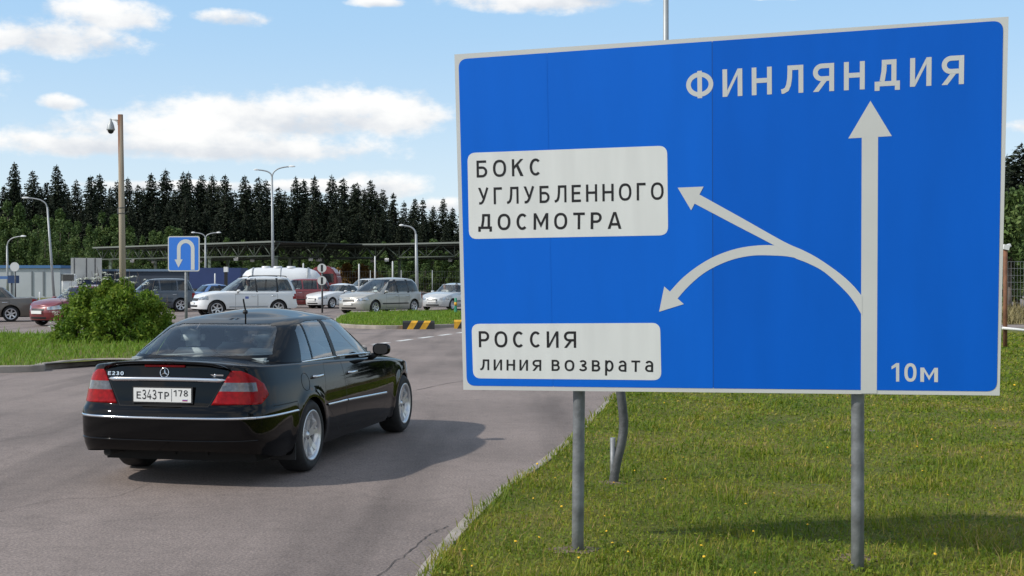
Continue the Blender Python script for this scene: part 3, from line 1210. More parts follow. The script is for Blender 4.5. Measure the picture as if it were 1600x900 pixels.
    arrow([up + lo, [(1059, 293.2), (1099.5, 291.5), (1080, 328.5)]], 0.0032)
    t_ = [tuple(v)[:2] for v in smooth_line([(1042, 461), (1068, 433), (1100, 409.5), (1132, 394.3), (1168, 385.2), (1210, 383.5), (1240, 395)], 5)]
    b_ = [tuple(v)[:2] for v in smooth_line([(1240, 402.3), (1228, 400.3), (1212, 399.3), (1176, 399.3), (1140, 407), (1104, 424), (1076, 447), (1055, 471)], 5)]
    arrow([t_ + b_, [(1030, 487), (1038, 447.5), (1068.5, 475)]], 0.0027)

    # two posts, standing behind the board
    for bx_, by_, tx in ((902, 866, 900.5), (1340, 878, 1340)):
        top_ab = uv(tx, 120)
        bot_ab = uv(tx, 612)
        bm = bmesh.new()
        bp = w(bot_ab[0], bot_ab[1], -0.075)
        d = ray(bx_, by_ - 10)
        ft = C + d * ((bp + base).y / d.y)
        ft = Vector((ft.x, ft.y, -0.25)) - base
        tp = w(top_ab[0], top_ab[1], -0.075)
        tube(bm, [ft, bp * .5 + ft * .5, bp, tp], 0.0365, 20)
        obj('post', bm, M['galv'], root)
    # rails and clamps on the back
    bm = bmesh.new()
    for f in (0.2, 0.5, 0.8):
        c = w(Wm / 2, Hm * f, -0.042)
        Mx = Matrix.Identity(3)
        Mx.col[0], Mx.col[1], Mx.col[2] = Uh, Nn, Vh
        bx(bm, c, (Wm * .97, 0.03, 0.05), Mx)
    obj('back_rail', bm, M['galv'], root)
    return root


big_sign()
# ------------------------------------------------------------------ poles, lamps, canopy, buildings
def bent_post():
    Z = 10.0
    b = ground(957, 758)
    root = empty('bent_post', (b.x, b.y, 0), 0, 'bent grey pipe stump leaning behind the left sign post, with a short stub beside it', 'post')
    f = lambda x, y: at(x, y, b.y) - b
    bm = bmesh.new()
    tube(bm, smooth_line([f(957.5, 790), f(958, 758), f(964, 722), f(971.5, 690), f(974.5, 665), f(973, 640), f(970, 615), f(967, 585), f(966, 548)], 4), 0.0375, 16)
    obj('pipe', bm, M['galv_dark'], root)
    bm = bmesh.new()
    tube(bm, [f(957.5, 790), f(957.5, 684)], 0.022, 12)
    obj('stub', bm, M['galv'], root)


bent_post()


def street_lamp(base, height, label, arms, rad=0.07, lean=0.0, group='street lamps on the lot', material=None, flat=True):
    """arms: list of (dx, rise) reaching sideways from the pole top"""
    root = empty('street_lamp', base, 0, label, 'street lamp', group)
    mt = material or M['lamp_grey']
    top = Vector((lean * height, 0, height))
    bm = bmesh.new()
    tube(bm, [(0, 0, -.05), top * 0.5, top], [rad * 1.15, rad, rad * .72], 12)
    obj('pole', bm, mt, root)
    for dx, rise in arms:
        bm = bmesh.new()
        s = 1 if dx > 0 else -1
        tube(bm, smooth_line([top - Vector((0, 0, .04)), top + Vector((dx * .08, 0, rise * .45)), top + Vector((dx * .3, 0, rise * .82)), top + Vector((dx * .62, 0, rise)), top + Vector((dx * .8, 0, rise * 1.03))], 4), rad * .5, 8)
        a = obj('arm', bm, mt, root)
        bm = bmesh.new()
        c = top + Vector((dx * .94, 0, rise * 1.05))
        prof = [(-.30, .05, .03), (-.22, .10, .07), (0, .14, .09), (.2, .13, .07), (.32, .05, .03)]
        rings = []
        for px_, wy, hz in prof:
            rings.append([bm.verts.new(c + Vector((px_ * abs(dx) * .5 * s, y_ * wy, z_ * hz))) for y_, z_ in ((-1, -.4), (1, -.4), (1, .4), (.5, 1), (-.5, 1), (-1, .4))])
        for i in range(len(rings) - 1):
            for k in range(6):
                bm.faces.new((rings[i][k], rings[i][(k + 1) % 6], rings[i + 1][(k + 1) % 6], rings[i + 1][k]))
        bm.faces.new(rings[0])
        bm.faces.new(rings[-1])
        bmesh.ops.recalc_face_normals(bm, faces=bm.faces)
        obj('lamp_head', bm, M['white_metal'], a)
    return root


def lamp_at(xb, Z, xt, yt, label, arms, rad):
    b = at(xb, 450, Z)
    t = at(xt, yt, Z)
    return street_lamp((b.x, b.y, 0), t.z, label, arms, rad, (t.x - b.x) / t.z)


p = 93 / FPX
lamp_at(427, 93, 425, 276, 'tall twin-armed street lamp rising behind the white tanker', [(-26 * p, 10 * p), (33 * p, 15 * p)], 0.10)
p = 80 / FPX
lamp_at(652, 80, 650, 366, 'single-armed street lamp behind the grey minivan', [(-24 * p, 13 * p)], 0.10)
p = 110 / FPX
lamp_at(321, 110, 321, 372, 'short twin-armed street lamp just right of the small U-turn sign', [(-20 * p, 8 * p), (22 * p, 8 * p)], 0.09)
p = 95 / FPX
lamp_at(85, 95, 74, 324, 'slanting single-armed street lamp left of the white cargo truck', [(-36 * p, 14 * p)], 0.09)
p = 100 / FPX
lamp_at(12, 100, 11, 384, 'low single-armed street lamp in front of the long white building', [(27 * p, 14 * p)], 0.09)
b = at(1040, 560, 24)
street_lamp((b.x, b.y, 0.02), 9.0, 'straight grey lamp pole rising behind the top edge of the big blue sign', [(-1.6, .5)], 0.062, group=None)


def camera_pole():
    Z = 36.0
    b, t = at(193, 530, Z), at(188, 179, Z)
    root = empty('camera_pole', (b.x, b.y, 0.1), 0, 'tall rust-streaked pole behind the green bush', 'pole')
    m = bpy.data.materials.new('rust_streaked_paint')
    m.use_nodes = True
    nt = m.node_tree
    bs = nt.nodes['Principled BSDF']
    bs.inputs['Roughness'].default_value = 0.8
    tc = nt.nodes.new('ShaderNodeTexCoord')
    mp = nt.nodes.new('ShaderNodeMapping')
    mp.inputs['Scale'].default_value = (9, 9, .5)
    nz = nt.nodes.new('ShaderNodeTexNoise')
    nz.inputs['Scale'].default_value = 1.0
    nz.inputs['Detail'].default_value = 5
    sp = nt.nodes.new('ShaderNodeSeparateXYZ')
    gr = nt.nodes.new('ShaderNodeMapRange')
    gr.inputs[1].default_value = 3.4
    gr.inputs[2].default_value = 6.3
    gr.inputs[3].default_value = -0.16
    gr.inputs[4].default_value = 0.12
    ad = nt.nodes.new('ShaderNodeMath')
    cr = nt.nodes.new('ShaderNodeValToRGB')
    cr.color_ramp.elements[0].position = .42
    cr.color_ramp.elements[0].color = (0.33, 0.28, 0.21, 1)
    cr.color_ramp.elements[1].position = .66
    cr.color_ramp.elements[1].color = (0.16, 0.06, 0.025, 1)
    L = nt.links
    L.new(tc.outputs['Object'], mp.inputs[0])
    L.new(mp.outputs[0], nz.inputs['Vector'])
    L.new(tc.outputs['Object'], sp.inputs[0])
    L.new(sp.outputs[2], gr.inputs[0])
    L.new(nz.outputs[0], ad.inputs[0])
    L.new(gr.outputs[0], ad.inputs[1])
    L.new(ad.outputs[0], cr.inputs[0])
    L.new(cr.outputs[0], bs.inputs['Base Color'])
    d = t - b
    h = t.z - 0.1
    bm = bmesh.new()
    lean = d.x / (t.z - b.z)
    tube(bm, [(0, 0, -.2), (lean * h * .5, 0, h * .5), (lean * h, 0, h)], [.105, .085, .072], 16)
    obj('shaft', bm, m, root)
    bm = bmesh.new()
    for z in (h * .55, h * .575):
        lathe(bm, [(.093, -.01), (.098, -.01), (.098, .01), (.093, .01)], 16, Matrix.Translation((lean * z, 0, z)))
    bx(bm, (lean * h * .56 - .10, 0, h * .56), (.05, .05, .16))
    obj('clamp', bm, M['galv_dark'], root)
    # dome camera hanging from an arm
    c = at(173, 185, Z) - Vector((b.x, b.y, .1))
    cr_ = empty('security_camera', (b.x, b.y, .1), 0, 'grey dome security camera hanging from the top of the rusty pole', 'security camera')
    bm = bmesh.new()
    tube(bm, [(lean * h - .06, 0, h - .17), (c.x, c.y, h - .13)], .02, 8)
    tube(bm, smooth_line([(lean * h - .07, 0, h - .30), (lean * h - .10, 0, h - .2), (lean * h - .2, 0, h - .14)], 4), .018, 8)
    obj('bracket', bm, M['white_metal'], cr_)
    bm = bmesh.new()
    Mx = Matrix.Translation((c.x, c.y, h - .12))
    lathe(bm, [(.0, 0), (.03, 0), (.035, -.07), (.06, -.10), (.095, -.20), (.115, -.30), (.118, -.33), (.09, -.335)], 20, Mx)
    obj('housing', bm, M['lamp_grey'], cr_)
    bm = bmesh.new()
    lathe(bm, [(.09, -.335), (.085, -.37), (.06, -.41), (.03, -.43), (.001, -.435)], 20, Mx)
    obj('dome', bm, M['glass_dark'] if False else M['plastic'], cr_)


camera_pole()


def uturn_sign():
    Z = 29.0
    c = at(287, 396.5, Z)
    w = 51 / FPX * Z
    h = 55 / FPX * Z
    root = empty('u_turn_sign', (c.x, c.y, 0.1), 0, 'small square blue U-turn sign on a thin post beside the bush', 'road sign')
    root.rotation_euler.z = R(-6)
    z0 = c.z - .1

    def rr(wd, ht, r, n=6):
        o = []
        for cx, cy, a in ((wd / 2 - r, ht / 2 - r, 0), (-wd / 2 + r, ht / 2 - r, 90), (-wd / 2 + r, -ht / 2 + r, 180), (wd / 2 - r, -ht / 2 + r, 270)):
            o += arc(cx, cy, r, r, a, a + 90, n)
        return o
    Mx = Matrix.Translation((0, 0, z0)) @ Matrix.Rotation(R(90), 4, 'X')
    bm = bmesh.new()
    prism(bm, rr(w, h, .05), Mx @ Matrix.Translation((0, 0, -.02)), .02)
    obj('board', bm, M['sign_white'], root)
    bm = bmesh.new()
    prism(bm, rr(w - .05, h - .05, .035), Mx, .0025)
    obj('blue_face', bm, mat('light_sign_blue', (0.03, 0.18, 0.66), .4), root)
    bm = bmesh.new()
    s = w / 52

    def q(x, y):
        return ((x - 287) * s, (396.5 - y) * s)
    line = [q(302, 422), q(302, 392)] + [(q(290.5, 388)[0] + 11.5 * s * math.cos(R(a)), q(0, 388)[1] + 11.5 * s * math.sin(R(a))) for a in range(0, 181, 15)] + [q(279, 392), q(279, 408)]
    l, r_, _ = stroke_quads(line, 6.0 * s)
    L_ = [bm.verts.new(Mx @ Vector((p_.x, p_.y, .005))) for p_ in l]
    R_ = [bm.verts.new(Mx @ Vector((p_.x, p_.y, .005))) for p_ in r_]
    for i in range(len(L_) - 1):
        bm.faces.new((L_[i], R_[i], R_[i + 1], L_[i + 1]))
    bm.faces.new([bm.verts.new(Mx @ Vector((*q(*p_), .0055))) for p_ in ((272, 405.5), (285.5, 405.5), (278.5, 418.5))])
    bmesh.ops.recalc_face_normals(bm, faces=bm.faces)
    obj('arrow', bm, M['sign_white'], root)
    bm = bmesh.new()
    tube(bm, [(.04, .045, -.3), (.04, .045, z0 + h * .4)], .036, 12)
    obj('post', bm, M['galv'], root)


uturn_sign()


def round_sign_post(x, ys, r_px, Z, y_base, label, bar=True):
    b = at(x, y_base, Z)
    root = empty('round_sign_post', (b.x, b.y, 0), 0, label, 'road sign')
    bm = bmesh.new()
    tube(bm, [(0, 0, 0), (0, 0, at(x, ys[0] - r_px * .7, Z).z)], .045, 10)
    obj('post', bm, M['galv_dark'], root)
    for y in ys:
        c = at(x, y, Z)
        rr = r_px * Z / FPX
        bm = bmesh.new()
        lathe(bm, [(.001, 0), (rr, 0), (rr, .025), (.001, .025)], 28, Matrix.Translation((0, -.09, c.z)) @ Matrix.Rotation(R(90), 4, 'X'))
        d = obj('sign_disc', bm, M['sign_white'], root, smooth=True, angle=40)
        if bar:
            bm = bmesh.new()
            bx(bm, (0, -.120, c.z), (.10, .006, rr * 1.5))
            obj('emblem_bar', bm, M['plastic'], d)


round_sign_post(503.5, (419, 438.5), 7.0, 62, 480, 'post with two round white signs one above the other, right of the tanker')
round_sign_post(24, (417,), 7.2, 80, 465, 'round blank white sign disc in front of the long white building', bar=False)


def block_box(name, x0, x1, y0, y1, Z, depth, mt, parent, origin):
    """box seen between pixel columns x0..x1 and rows y0..y1 at distance Z"""
    a, b = at(x0, y0, Z), at(x1, y1, Z)
    bm = bmesh.new()
    bx(bm, ((a.x + b.x) / 2 - origin[0], Z + depth / 2 - origin[1], (a.z + b.z) / 2 - origin[2]), (abs(b.x - a.x), depth, abs(a.z - b.z)))
    return obj(name, bm, mt, parent)


def canopy(pts, dirs, depth, label, x_cols, Zc, name='lot_canopy'):
    """flat steel roof: pts = front edge line of the roof (x, y, z), depth reaches away from us"""
    o = Vector((pts[0].x, pts[0].y, 0))
    root = empty(name, o, 0, label, 'canopy', 'steel canopies across the lot')
    q = [p - o for p in pts]
    back = Vector(dirs) * depth
    green = mat('canopy_paint', (0.06, 0.078, 0.06), .65, noise=(.6, .2))
    bm = bmesh.new()
    for a, b in zip(q, q[1:]):
        v = [bm.verts.new(a), bm.verts.new(b), bm.verts.new(b + back), bm.verts.new(a + back)]
        t = [bm.verts.new(p_.co - Vector((0, 0, .12))) for p_ in v]
        bm.faces.new(v)
        bm.faces.new(list(reversed(t)))
        for i in range(4):
            bm.faces.new((v[i], t[i], t[(i + 1) % 4], v[(i + 1) % 4]))
    bmesh.ops.recalc_face_normals(bm, faces=bm.faces)
    obj('roof', bm, mat('canopy_roof', (0.03, 0.036, 0.033), .8), root)
    bm = bmesh.new()
    for a, b in zip(q, q[1:]):
        d = b - a
        up = Vector((0, 0, 1))
        nn = d.normalized().cross(up)
        if nn.y > 0:
            nn = -nn
        f = [a + nn * .04 + up * .03, b + nn * .04 + up * .03, b + nn * .04 - up * .13, a + nn * .04 - up * .13]
        g = [p_ - nn * .03 for p_ in f]
        f = [bm.verts.new(p_) for p_ in f]
        g = [bm.verts.new(p_) for p_ in g]
        bm.faces.new(f)
        bm.faces.new(list(reversed(g)))
        for i in range(4):
            bm.faces.new((f[i], g[i], g[(i + 1) % 4], f[(i + 1) % 4]))
    bmesh.ops.recalc_face_normals(bm, faces=bm.faces)
    obj('fascia', bm, mat('canopy_fascia', (0.15, 0.17, 0.15), .6), root)
    tdepth = 1.45
    for row in (0.04, 0.5, 0.94):
        bm = bmesh.new()
        for a, b in zip(q, q[1:]):
            a2, b2 = a + back * row, b + back * row
            n = max(2, round((b - a).length / 2.9))
            dn = Vector((0, 0, -tdepth))
            tube(bm, [a2 + (b2 - a2) * (.5 / n) + dn, b2 - (b2 - a2) * (.5 / n) + dn], .09, 6)
            tube(bm, [a2 + Vector((0, 0, -.25)), b2 + Vector((0, 0, -.25))], .08, 6)
            for i in range(n):
                p0 = a2 + (b2 - a2) * (i / n) + Vector((0, 0, -.2))
                p1 = a2 + (b2 - a2) * ((i + .5) / n) + dn
                p2 = a2 + (b2 - a2) * ((i + 1) / n) + Vector((0, 0, -.2))
                tube(bm, [p0, p1], .06, 6)
                tube(bm, [p1, p2], .06, 6)
                tube(bm, [p1, p1 - dn * .85], .045, 6)
        obj('truss', bm, green, root)
    # columns and floodlights
    for i, (t, row, hasl) in enumerate(x_cols):
        k = t * (len(q) - 1)
        j = min(int(k), len(q) - 2)
        p_ = q[j].lerp(q[j + 1], k - j) + back * row
        bm = bmesh.new()
        bx(bm, (p_.x, p_.y, (p_.z - tdepth) / 2), (.30, .30, p_.z - tdepth))
        bx(bm, (p_.x, p_.y, p_.z - tdepth - .05), (.5, .5, .10))
        obj('column', bm, mat('column_paint', (0.20, 0.26, 0.19), .6) if i % 2 == 0 else green, root)
    n = 7
    for i in range(n):
        k = (i + .5) / n * (len(q) - 1)
        j = min(int(k), len(q) - 2)
        p_ = q[j].lerp(q[j + 1], k - j) + back * (.06 if i % 2 else .5) + Vector((0, 0, -tdepth - .22))
        bm = bmesh.new()
        bx(bm, p_, (.42, .3, .24), Matrix.Rotation(R(25), 3, 'X'))
        bx(bm, p_ + Vector((0, 0, .14)), (.06, .06, .16))
        obj('floodlight', bm, M['white_metal'], root)


zc = lambda x, y, Z: at(x, y, Z)
canopy([zc(145, 386.5, 149), zc(430, 376.5, 122)], (.55, .8, 0), 15, 'long green steel canopy with trussed underside behind the tanker', [(.05, .1, 1), (.33, .1, 1), (.63, .1, 1), (.985, .04, 1), (.3, .9, 1), (.8, .9, 1)], 122)
canopy([zc(436, 380.2, 136.5), zc(505, 381.4, 134.5), zc(600, 381.0, 131.5), zc(730, 378, 127), zc(860, 374, 122)], (.2, 1, 0), 16, 'dark steel canopy farther right, behind the grey minivan', [(.03, .1, 1), (.22, .1, 1), (.42, .8, 1), (.72, .1, 1), (.98, .1, 1)], 130)


def long_white_building():
    Z = 112.0
    o = at(20, 465, Z)
    root = empty('long_white_building', (o.x, o.y, 0), 0, 'long low white building with a blue roof strip at the left edge', 'building')
    og = (o.x, o.y, 0)
    block_box('wall', -160, 94, 419, 466, Z, 6, mat('pale_cladding', (0.42, 0.45, 0.48), .6, noise=(.5, .08)), root, og)
    block_box('roof', -161, 95, 414.5, 419, Z - .15, 6.3, mat('blue_trim', (0.06, 0.16, 0.34), .5), root, og)
    jm = mat('joint_grey', (0.17, 0.19, 0.21), .7)
    for x in (-110, -70, -30, 18, 50, 68):
        a, b_ = at(x, 424, Z), at(x, 462, Z)
        bm = bmesh.new()
        bx(bm, (a.x - og[0], Z - og[1] - .03, (a.z + b_.z) / 2), (.12, .06, a.z - b_.z))
        obj('wall_joint', bm, jm, root)


long_white_building()


def blue_board():
    Z = 84.0
    o = at(18, 436, Z)
    root = empty('blue_lane_board', (o.x, o.y, 0), 0, 'dark blue box on a pale blue beam before the long white building', 'board')
    og = (o.x, o.y, 0)
    block_box('box', 12, 25.5, 430.5, 442.5, Z, .5, mat('navy_box', (0.02, 0.05, 0.13), .5), root, og)
    block_box('beam', -60, 12, 431.5, 436, Z + .1, .25, mat('blue_beam', (0.07, 0.16, 0.36), .5), root, og)
    block_box('post', -20, -17.5, 436, 474, Z + .15, .12, M['galv_dark'], root, og)
    block_box('post', 17, 18.6, 442.5, 474, Z + .2, .10, M['galv_dark'], root, og)


blue_board()


def white_truck():
    Z = 100.0
    o = at(135, 480, Z)
    og = (o.x, o.y, 0)
    root = empty('cargo_truck', og, R(19), 'white truck with a panelled cargo body, mostly hidden behind the bush', 'truck')
    pan = mat('cargo_panel', (0.52, 0.51, 0.47), .6, noise=(1, .08))
    a, b_ = at(112, 405, Z), at(158, 436, Z)
    wd = b_.x - a.x
    bm = bmesh.new()
    bx(bm, (a.x + wd / 2 - o.x, Z + 3.0 - o.y, (a.z + 1.75) / 2 + .0), (wd, 6.0, a.z - 1.55))
    obj('cargo_body', bm, pan, root)
    rm = mat('dark_rib', (.06, .06, .065), .7)
    for f in (.11, .5, .78):
        bm = bmesh.new()
        bx(bm, (a.x + wd * f - o.x, Z - .02 - o.y, (a.z + 1.75) / 2), (.07, .05, a.z - 1.6))
        obj('body_rib', bm, rm, root)
    block_box('chassis', 100, 158, 437, 462, Z + .1, 5.6, mat('navy_chassis', (.015, .03, .09), .6), root, og)
    # cab stands in front, to the left
    bm = bmesh.new()
    c0, c1 = at(96, 431, Z - .5), at(112, 431, Z - .5)
    prof = [(0, .5), (0, 1.5), (.12, 2.15), (.5, c0.z), (1.6, c0.z + .05), (2.0, c0.z - .2), (2.0, .5)]
    f0 = [bm.verts.new((c0.x - o.x - .05, Z - 2.2 - o.y + y, z)) for y, z in prof]
    f1 = [bm.verts.new((c1.x - o.x + .3, Z - 2.2 - o.y + y, z)) for y, z in prof]
    bm.faces.new(f0)
    bm.faces.new(list(reversed(f1)))
    for i in range(len(prof)):
        bm.faces.new((f0[i], f0[(i + 1) % len(prof)], f1[(i + 1) % len(prof)], f1[i]))
    bmesh.ops.recalc_face_normals(bm, faces=bm.faces)
    bmesh.ops.bevel(bm, geom=bm.edges[:], offset=.12, segments=3, affect='EDGES')
    cab = obj('cab', bm, M['white_metal'], root, smooth=True, angle=40)
    bm = bmesh.new()
    bx(bm, ((c0.x + c1.x) / 2 - o.x, Z - 2.17 - o.y, 1.80), (c1.x - c0.x + .15, .04, .52), Matrix.Rotation(R(-10), 3, 'X'))
    obj('windscreen', bm, M['glass_dark'], cab)
    for yy in (-1.2, 3.0, 4.2):
        for sx in (-1, 1):
            bm = bmesh.new()
            lathe(bm, [(.2, -.13), (.42, -.15), (.48, -.1), (.48, .1), (.42, .15), (.2, .13)], 20, Matrix.Translation((a.x + wd / 2 - o.x + sx * .85, Z + yy - o.y, .48)) @ Matrix.Rotation(R(90), 4, 'Y'))
            obj('wheel', bm, M['tyre'], root)


white_truck()


def trailers():
    # dark grey-blue container behind the bush, then a navy semi-trailer
    Z = 104.0
    o = at(230, 460, Z)
    og = (o.x, o.y, 0)
    r = empty('container_row', og, 0, 'long dark grey-blue container building behind the bush and the thin signpost', 'container')
    block_box('wall', 160, 300, 424, 470, Z, 3, mat('slate_container', (.035, .05, .075), .6, noise=(.4, .15)), r, og)
    block_box('roof', 158, 302, 420.5, 424, Z - .15, 3.3, mat('pale_blue_edge', (.13, .19, .27), .6), r, og)
    Z = 90.0
    o = at(335, 470, Z)
    og = (o.x, o.y, 0)
    t = empty('navy_trailer', og, 0, 'navy blue semi-trailer standing left of the white tanker', 'trailer')
    block_box('cargo_box', 296, 376, 418.5, 459, Z, 2.5, mat('navy_curtain', (.018, .04, .135), .55, noise=(.6, .12)), t, og)
    block_box('chassis', 298, 374, 459, 467, Z + .2, 2.1, M['under'], t, og)
    for x in (305, 316, 327, 362):
        c = at(x, 466, Z)
        bm = bmesh.new()
        lathe(bm, [(.2, -.13), (.45, -.15), (.5, -.1), (.5, .1), (.45, .15), (.2, .13)], 18, Matrix.Translation((c.x - o.x, -.02, .5)) @ Matrix.Rotation(R(90), 4, 'X'))
        obj('wheel', bm, M['tyre'], t)
    Z = 86.0
    o = at(352.5, 466, Z)
    og = (o.x, o.y, 0)
    c = empty('control_column', og, 0, 'black column with a white box on top, before the navy trailer', 'column')
    block_box('shaft', 350.3, 354.8, 425, 474, Z, .2, M['plastic'], c, og)
    block_box('lamp_box', 349.4, 355.6, 417, 425, Z - .04, .28, M['white_metal'], c, og)
    Z = 86
    for x, y0, lb in ((336, 427, 'thin pale marker post in front of the navy trailer'), (62, 456, 'short white bollard on the grass before the long white building'), (474, 411, 'thin pale post under the canopy above the tanker'), (561, 412, 'thin pale post under the canopy between two saloon roofs and the minivan'),
                     (586, 400, 'taller thin pale post rising behind the grey minivan roof'), (613.5, 408, 'thin pale post behind the rear roof of the grey minivan')):
        b = at(x, 470, Z)
        q = empty('marker_post', (b.x, b.y, 0), 0, lb, 'post')
        bm = bmesh.new()
        h = at(x, y0, Z).z
        tube(bm, [(0, 0, 0), (0, 0, h * .97), (0, 0, h)], [.05, .05, .02], 8)
        obj('shaft', bm, M['white_metal'], q)


trailers()


def tanker():
    Z = 82.0
    o = at(440, 480, Z)
    og = Vector((o.x, o.y, 0))
    root = empty('tank_trailer', og, 0, 'long white cylindrical tank trailer with domed ends behind the white off-roader', 'tank trailer')
    x0, x1 = at(373, 436, Z).x - o.x, at(497, 436, Z).x - o.x
    zc_, r = at(0, 438, Z).z, 20 / FPX * Z
    tm = mat('tank_white', (.66, .68, .69), .35, noise=(.7, .05), coat=.3)
    Mx = Matrix.Translation((0, 1.2, zc_)) @ Matrix.Rotation(R(3), 4, 'Z') @ Matrix.Rotation(R(90), 4, 'Y')
    bm = bmesh.new()
    prof = [(.01, x0), (r * .45, x0 + .06), (r * .75, x0 + .28), (r * .94, x0 + .62), (r, x0 + 1.0), (r, x1 - 1.4), (r * .93, x1 - .75), (r * .72, x1 - .3), (r * .4, x1 - .06), (.01, x1)]
    lathe(bm, prof, 40, Mx)
    tk = obj('tank', bm, tm, root)
    for f in (.145, .5, .84):
        x = x0 + (x1 - x0) * f
        bm = bmesh.new()
        lathe(bm, [(r + .0, x - .04), (r + .02, x - .04), (r + .02, x + .04), (r, x + .04)], 40, Mx)
        obj('band', bm, M['lamp_grey'], tk)
    for f in (.3, .45, .62):
        x = x0 + (x1 - x0) * f
        bm = bmesh.new()
        lathe(bm, [(.001, .12), (.28, .12), (.30, .0)], 16, Matrix.Translation((x, 1.2, zc_ + r - .02)))
        obj('hatch', bm, tm, tk)
    bm = bmesh.new()
    bx(bm, ((x0 + x1) / 2, 1.2, zc_ - r - .05), ((x1 - x0) * .9, 1.0, .35))
    obj('chassis', bm, M['under'], root)
    for x in (-1.5, -.2, 1.1, -4.4):
        bm = bmesh.new()
        lathe(bm, [(.2, -.13), (.45, -.15), (.5, -.1), (.5, .1), (.45, .15), (.2, .13)], 18, Matrix.Translation((x, .25, .5)) @ Matrix.Rotation(R(90), 4, 'X'))
        obj('wheel', bm, M['tyre'], root)
    # red tractor cab at the right
    Z = 86
    o = at(508, 480, Z)
    og = Vector((o.x, o.y, 0))
    root = empty('red_truck_cab', og, 0, 'dark red truck cab partly hidden behind the two round white signs', 'truck')
    rd = mat('truck_red', (.20, .02, .022), .45, coat=.4)
    prof = [(-1.1, .7), (-1.1, 2.0), (-.8, 2.45), (-.2, 2.62), (.5, 2.45), (.85, 1.9), (.95, .7)]
    bm = bmesh.new()
    f0 = [bm.verts.new((x, -.2, z)) for x, z in prof]
    f1 = [bm.verts.new((x, 2.0, z)) for x, z in prof]
    bm.faces.new(f0)
    bm.faces.new(list(reversed(f1)))
    for i in range(len(prof)):
        bm.faces.new((f0[i], f0[(i + 1) % len(prof)], f1[(i + 1) % len(prof)], f1[i]))
    bmesh.ops.recalc_face_normals(bm, faces=bm.faces)
    bmesh.ops.bevel(bm, geom=bm.edges[:], offset=.1, segments=3, affect='EDGES')
    cb = obj('cab', bm, rd, root, smooth=True, angle=40)
    bm = bmesh.new()
    bx(bm, (.25, -.21, 1.75), (.7, .04, .6))
    obj('window', bm, M['glass_dark'], cb)
    for x in (-.5, .6):
        bm = bmesh.new()
        lathe(bm, [(.2, -.13), (.45, -.15), (.5, -.1), (.5, .1), (.45, .15), (.2, .13)], 18, Matrix.Translation((x, .0, .5)) @ Matrix.Rotation(R(90), 4, 'X'))
        obj('wheel', bm, M['tyre'], root)


tanker()


def barriers():
    """striped concrete end blocks and the green bollard on the small island"""
    for (x0, x1, y0, y1, lb) in ((629, 679, 501.5, 514.5, 'low yellow and black striped concrete block on the island edge'), (709.5, 752, 500, 513.5, 'second striped block, its yellow end just showing left of the big sign')):
        g = ground(x0, y1)
        Z = g.y
        a = at(x0, y1, Z)
        wdt = (x1 - x0) / FPX * Z
        h = (y1 - y0) / FPX * Z
        r = empty('striped_block', (a.x, Z, 0), R(3), lb, 'barrier block')
        bm = bmesh.new()
        dep = .30
        prof = [(0, 0), (0, h * .8), (dep * .25, h), (dep * .8, h), (dep, h * .8), (dep, 0)]
        f0 = [bm.verts.new((0, y, z)) for y, z in prof]
        f1 = [bm.verts.new((wdt, y, z)) for y, z in prof]
        bm.faces.new(f0)
        bm.faces.new(list(reversed(f1)))
        for i in range(6):
            bm.faces.new((f0[i], f0[(i + 1) % 6], f1[(i + 1) % 6], f1[i]))
        # slanted stripes cut through the block
        n = 5
        for k in range(1, n):
            bmesh.ops.bisect_plane(bm, geom=bm.verts[:] + bm.edges[:] + bm.faces[:], plane_co=(wdt * k / n - h * .28, 0, 0), plane_no=Vector((1, 0, -.6)).normalized())
        bmesh.ops.recalc_face_normals(bm, faces=bm.faces)
        for f in bm.faces:
            c = f.calc_center_median()
            k = int(math.floor((c.x - .6 * c.z + h * .28) / (wdt / n)))
            f.material_index = 0 if ((k % 2 == 0) ^ (x0 > 700)) else 1
        obj('block', bm, [M['black_paint'], M['yellow']], r)
    g = ground(712, 489.5, .1)
    r = empty('green_bollard', (g.x, g.y, .1), 0, 'green bollard with a yellow band at the left edge of the big sign', 'bollard')
    h = 24 / FPX * g.y
    grn = mat('bollard_green', (.02, .22, .13), .5)
    bm = bmesh.new()
    lathe(bm, [(.09, 0), (.075, .04), (.06, h * .45), (.06, h * .98), (.04, h), (.001, h)], 16)
    b_ = obj('tube', bm, grn, r)
    bm = bmesh.new()
    lathe(bm, [(.061, h * .5), (.066, h * .5), (.066, h * .72), (.061, h * .72)], 16)
    obj('band', bm, M['yellow'], b_)


barriers()


def chain_fence(p0, p1, h, label, wire, wm=None):
    a, b = Vector(p0), Vector(p1)
    root = empty('mesh_fence', a, 0, label, 'fence', 'wire mesh fences')
    d = b - a
    n = max(2, round(d.length / 3))
    for i in range(n + 1):
        bm = bmesh.new()
        q = d * (i / n)
        tube(bm, [q, q + Vector((0, 0, h + .1))], .035, 8)
        obj('post', bm, M['lamp_grey'], root)
    bm = bmesh.new()
    nx = int(d.length / wire)
    for i in range(nx):
        q = d * ((i + .5) / nx)
        tube(bm, [q + Vector((0, 0, .05)), q + Vector((0, 0, h))], .006, 3, False)
    nz_ = int(h / (wire * 2.2))
    for i in range(nz_ + 1):
        z = .05 + (h - .05) * i / nz_
        tube(bm, [Vector((0, 0, z)), d + Vector((0, 0, z))], .007, 3, False)
    obj('wire_mesh', bm, wm or M['galv_dark'], root)


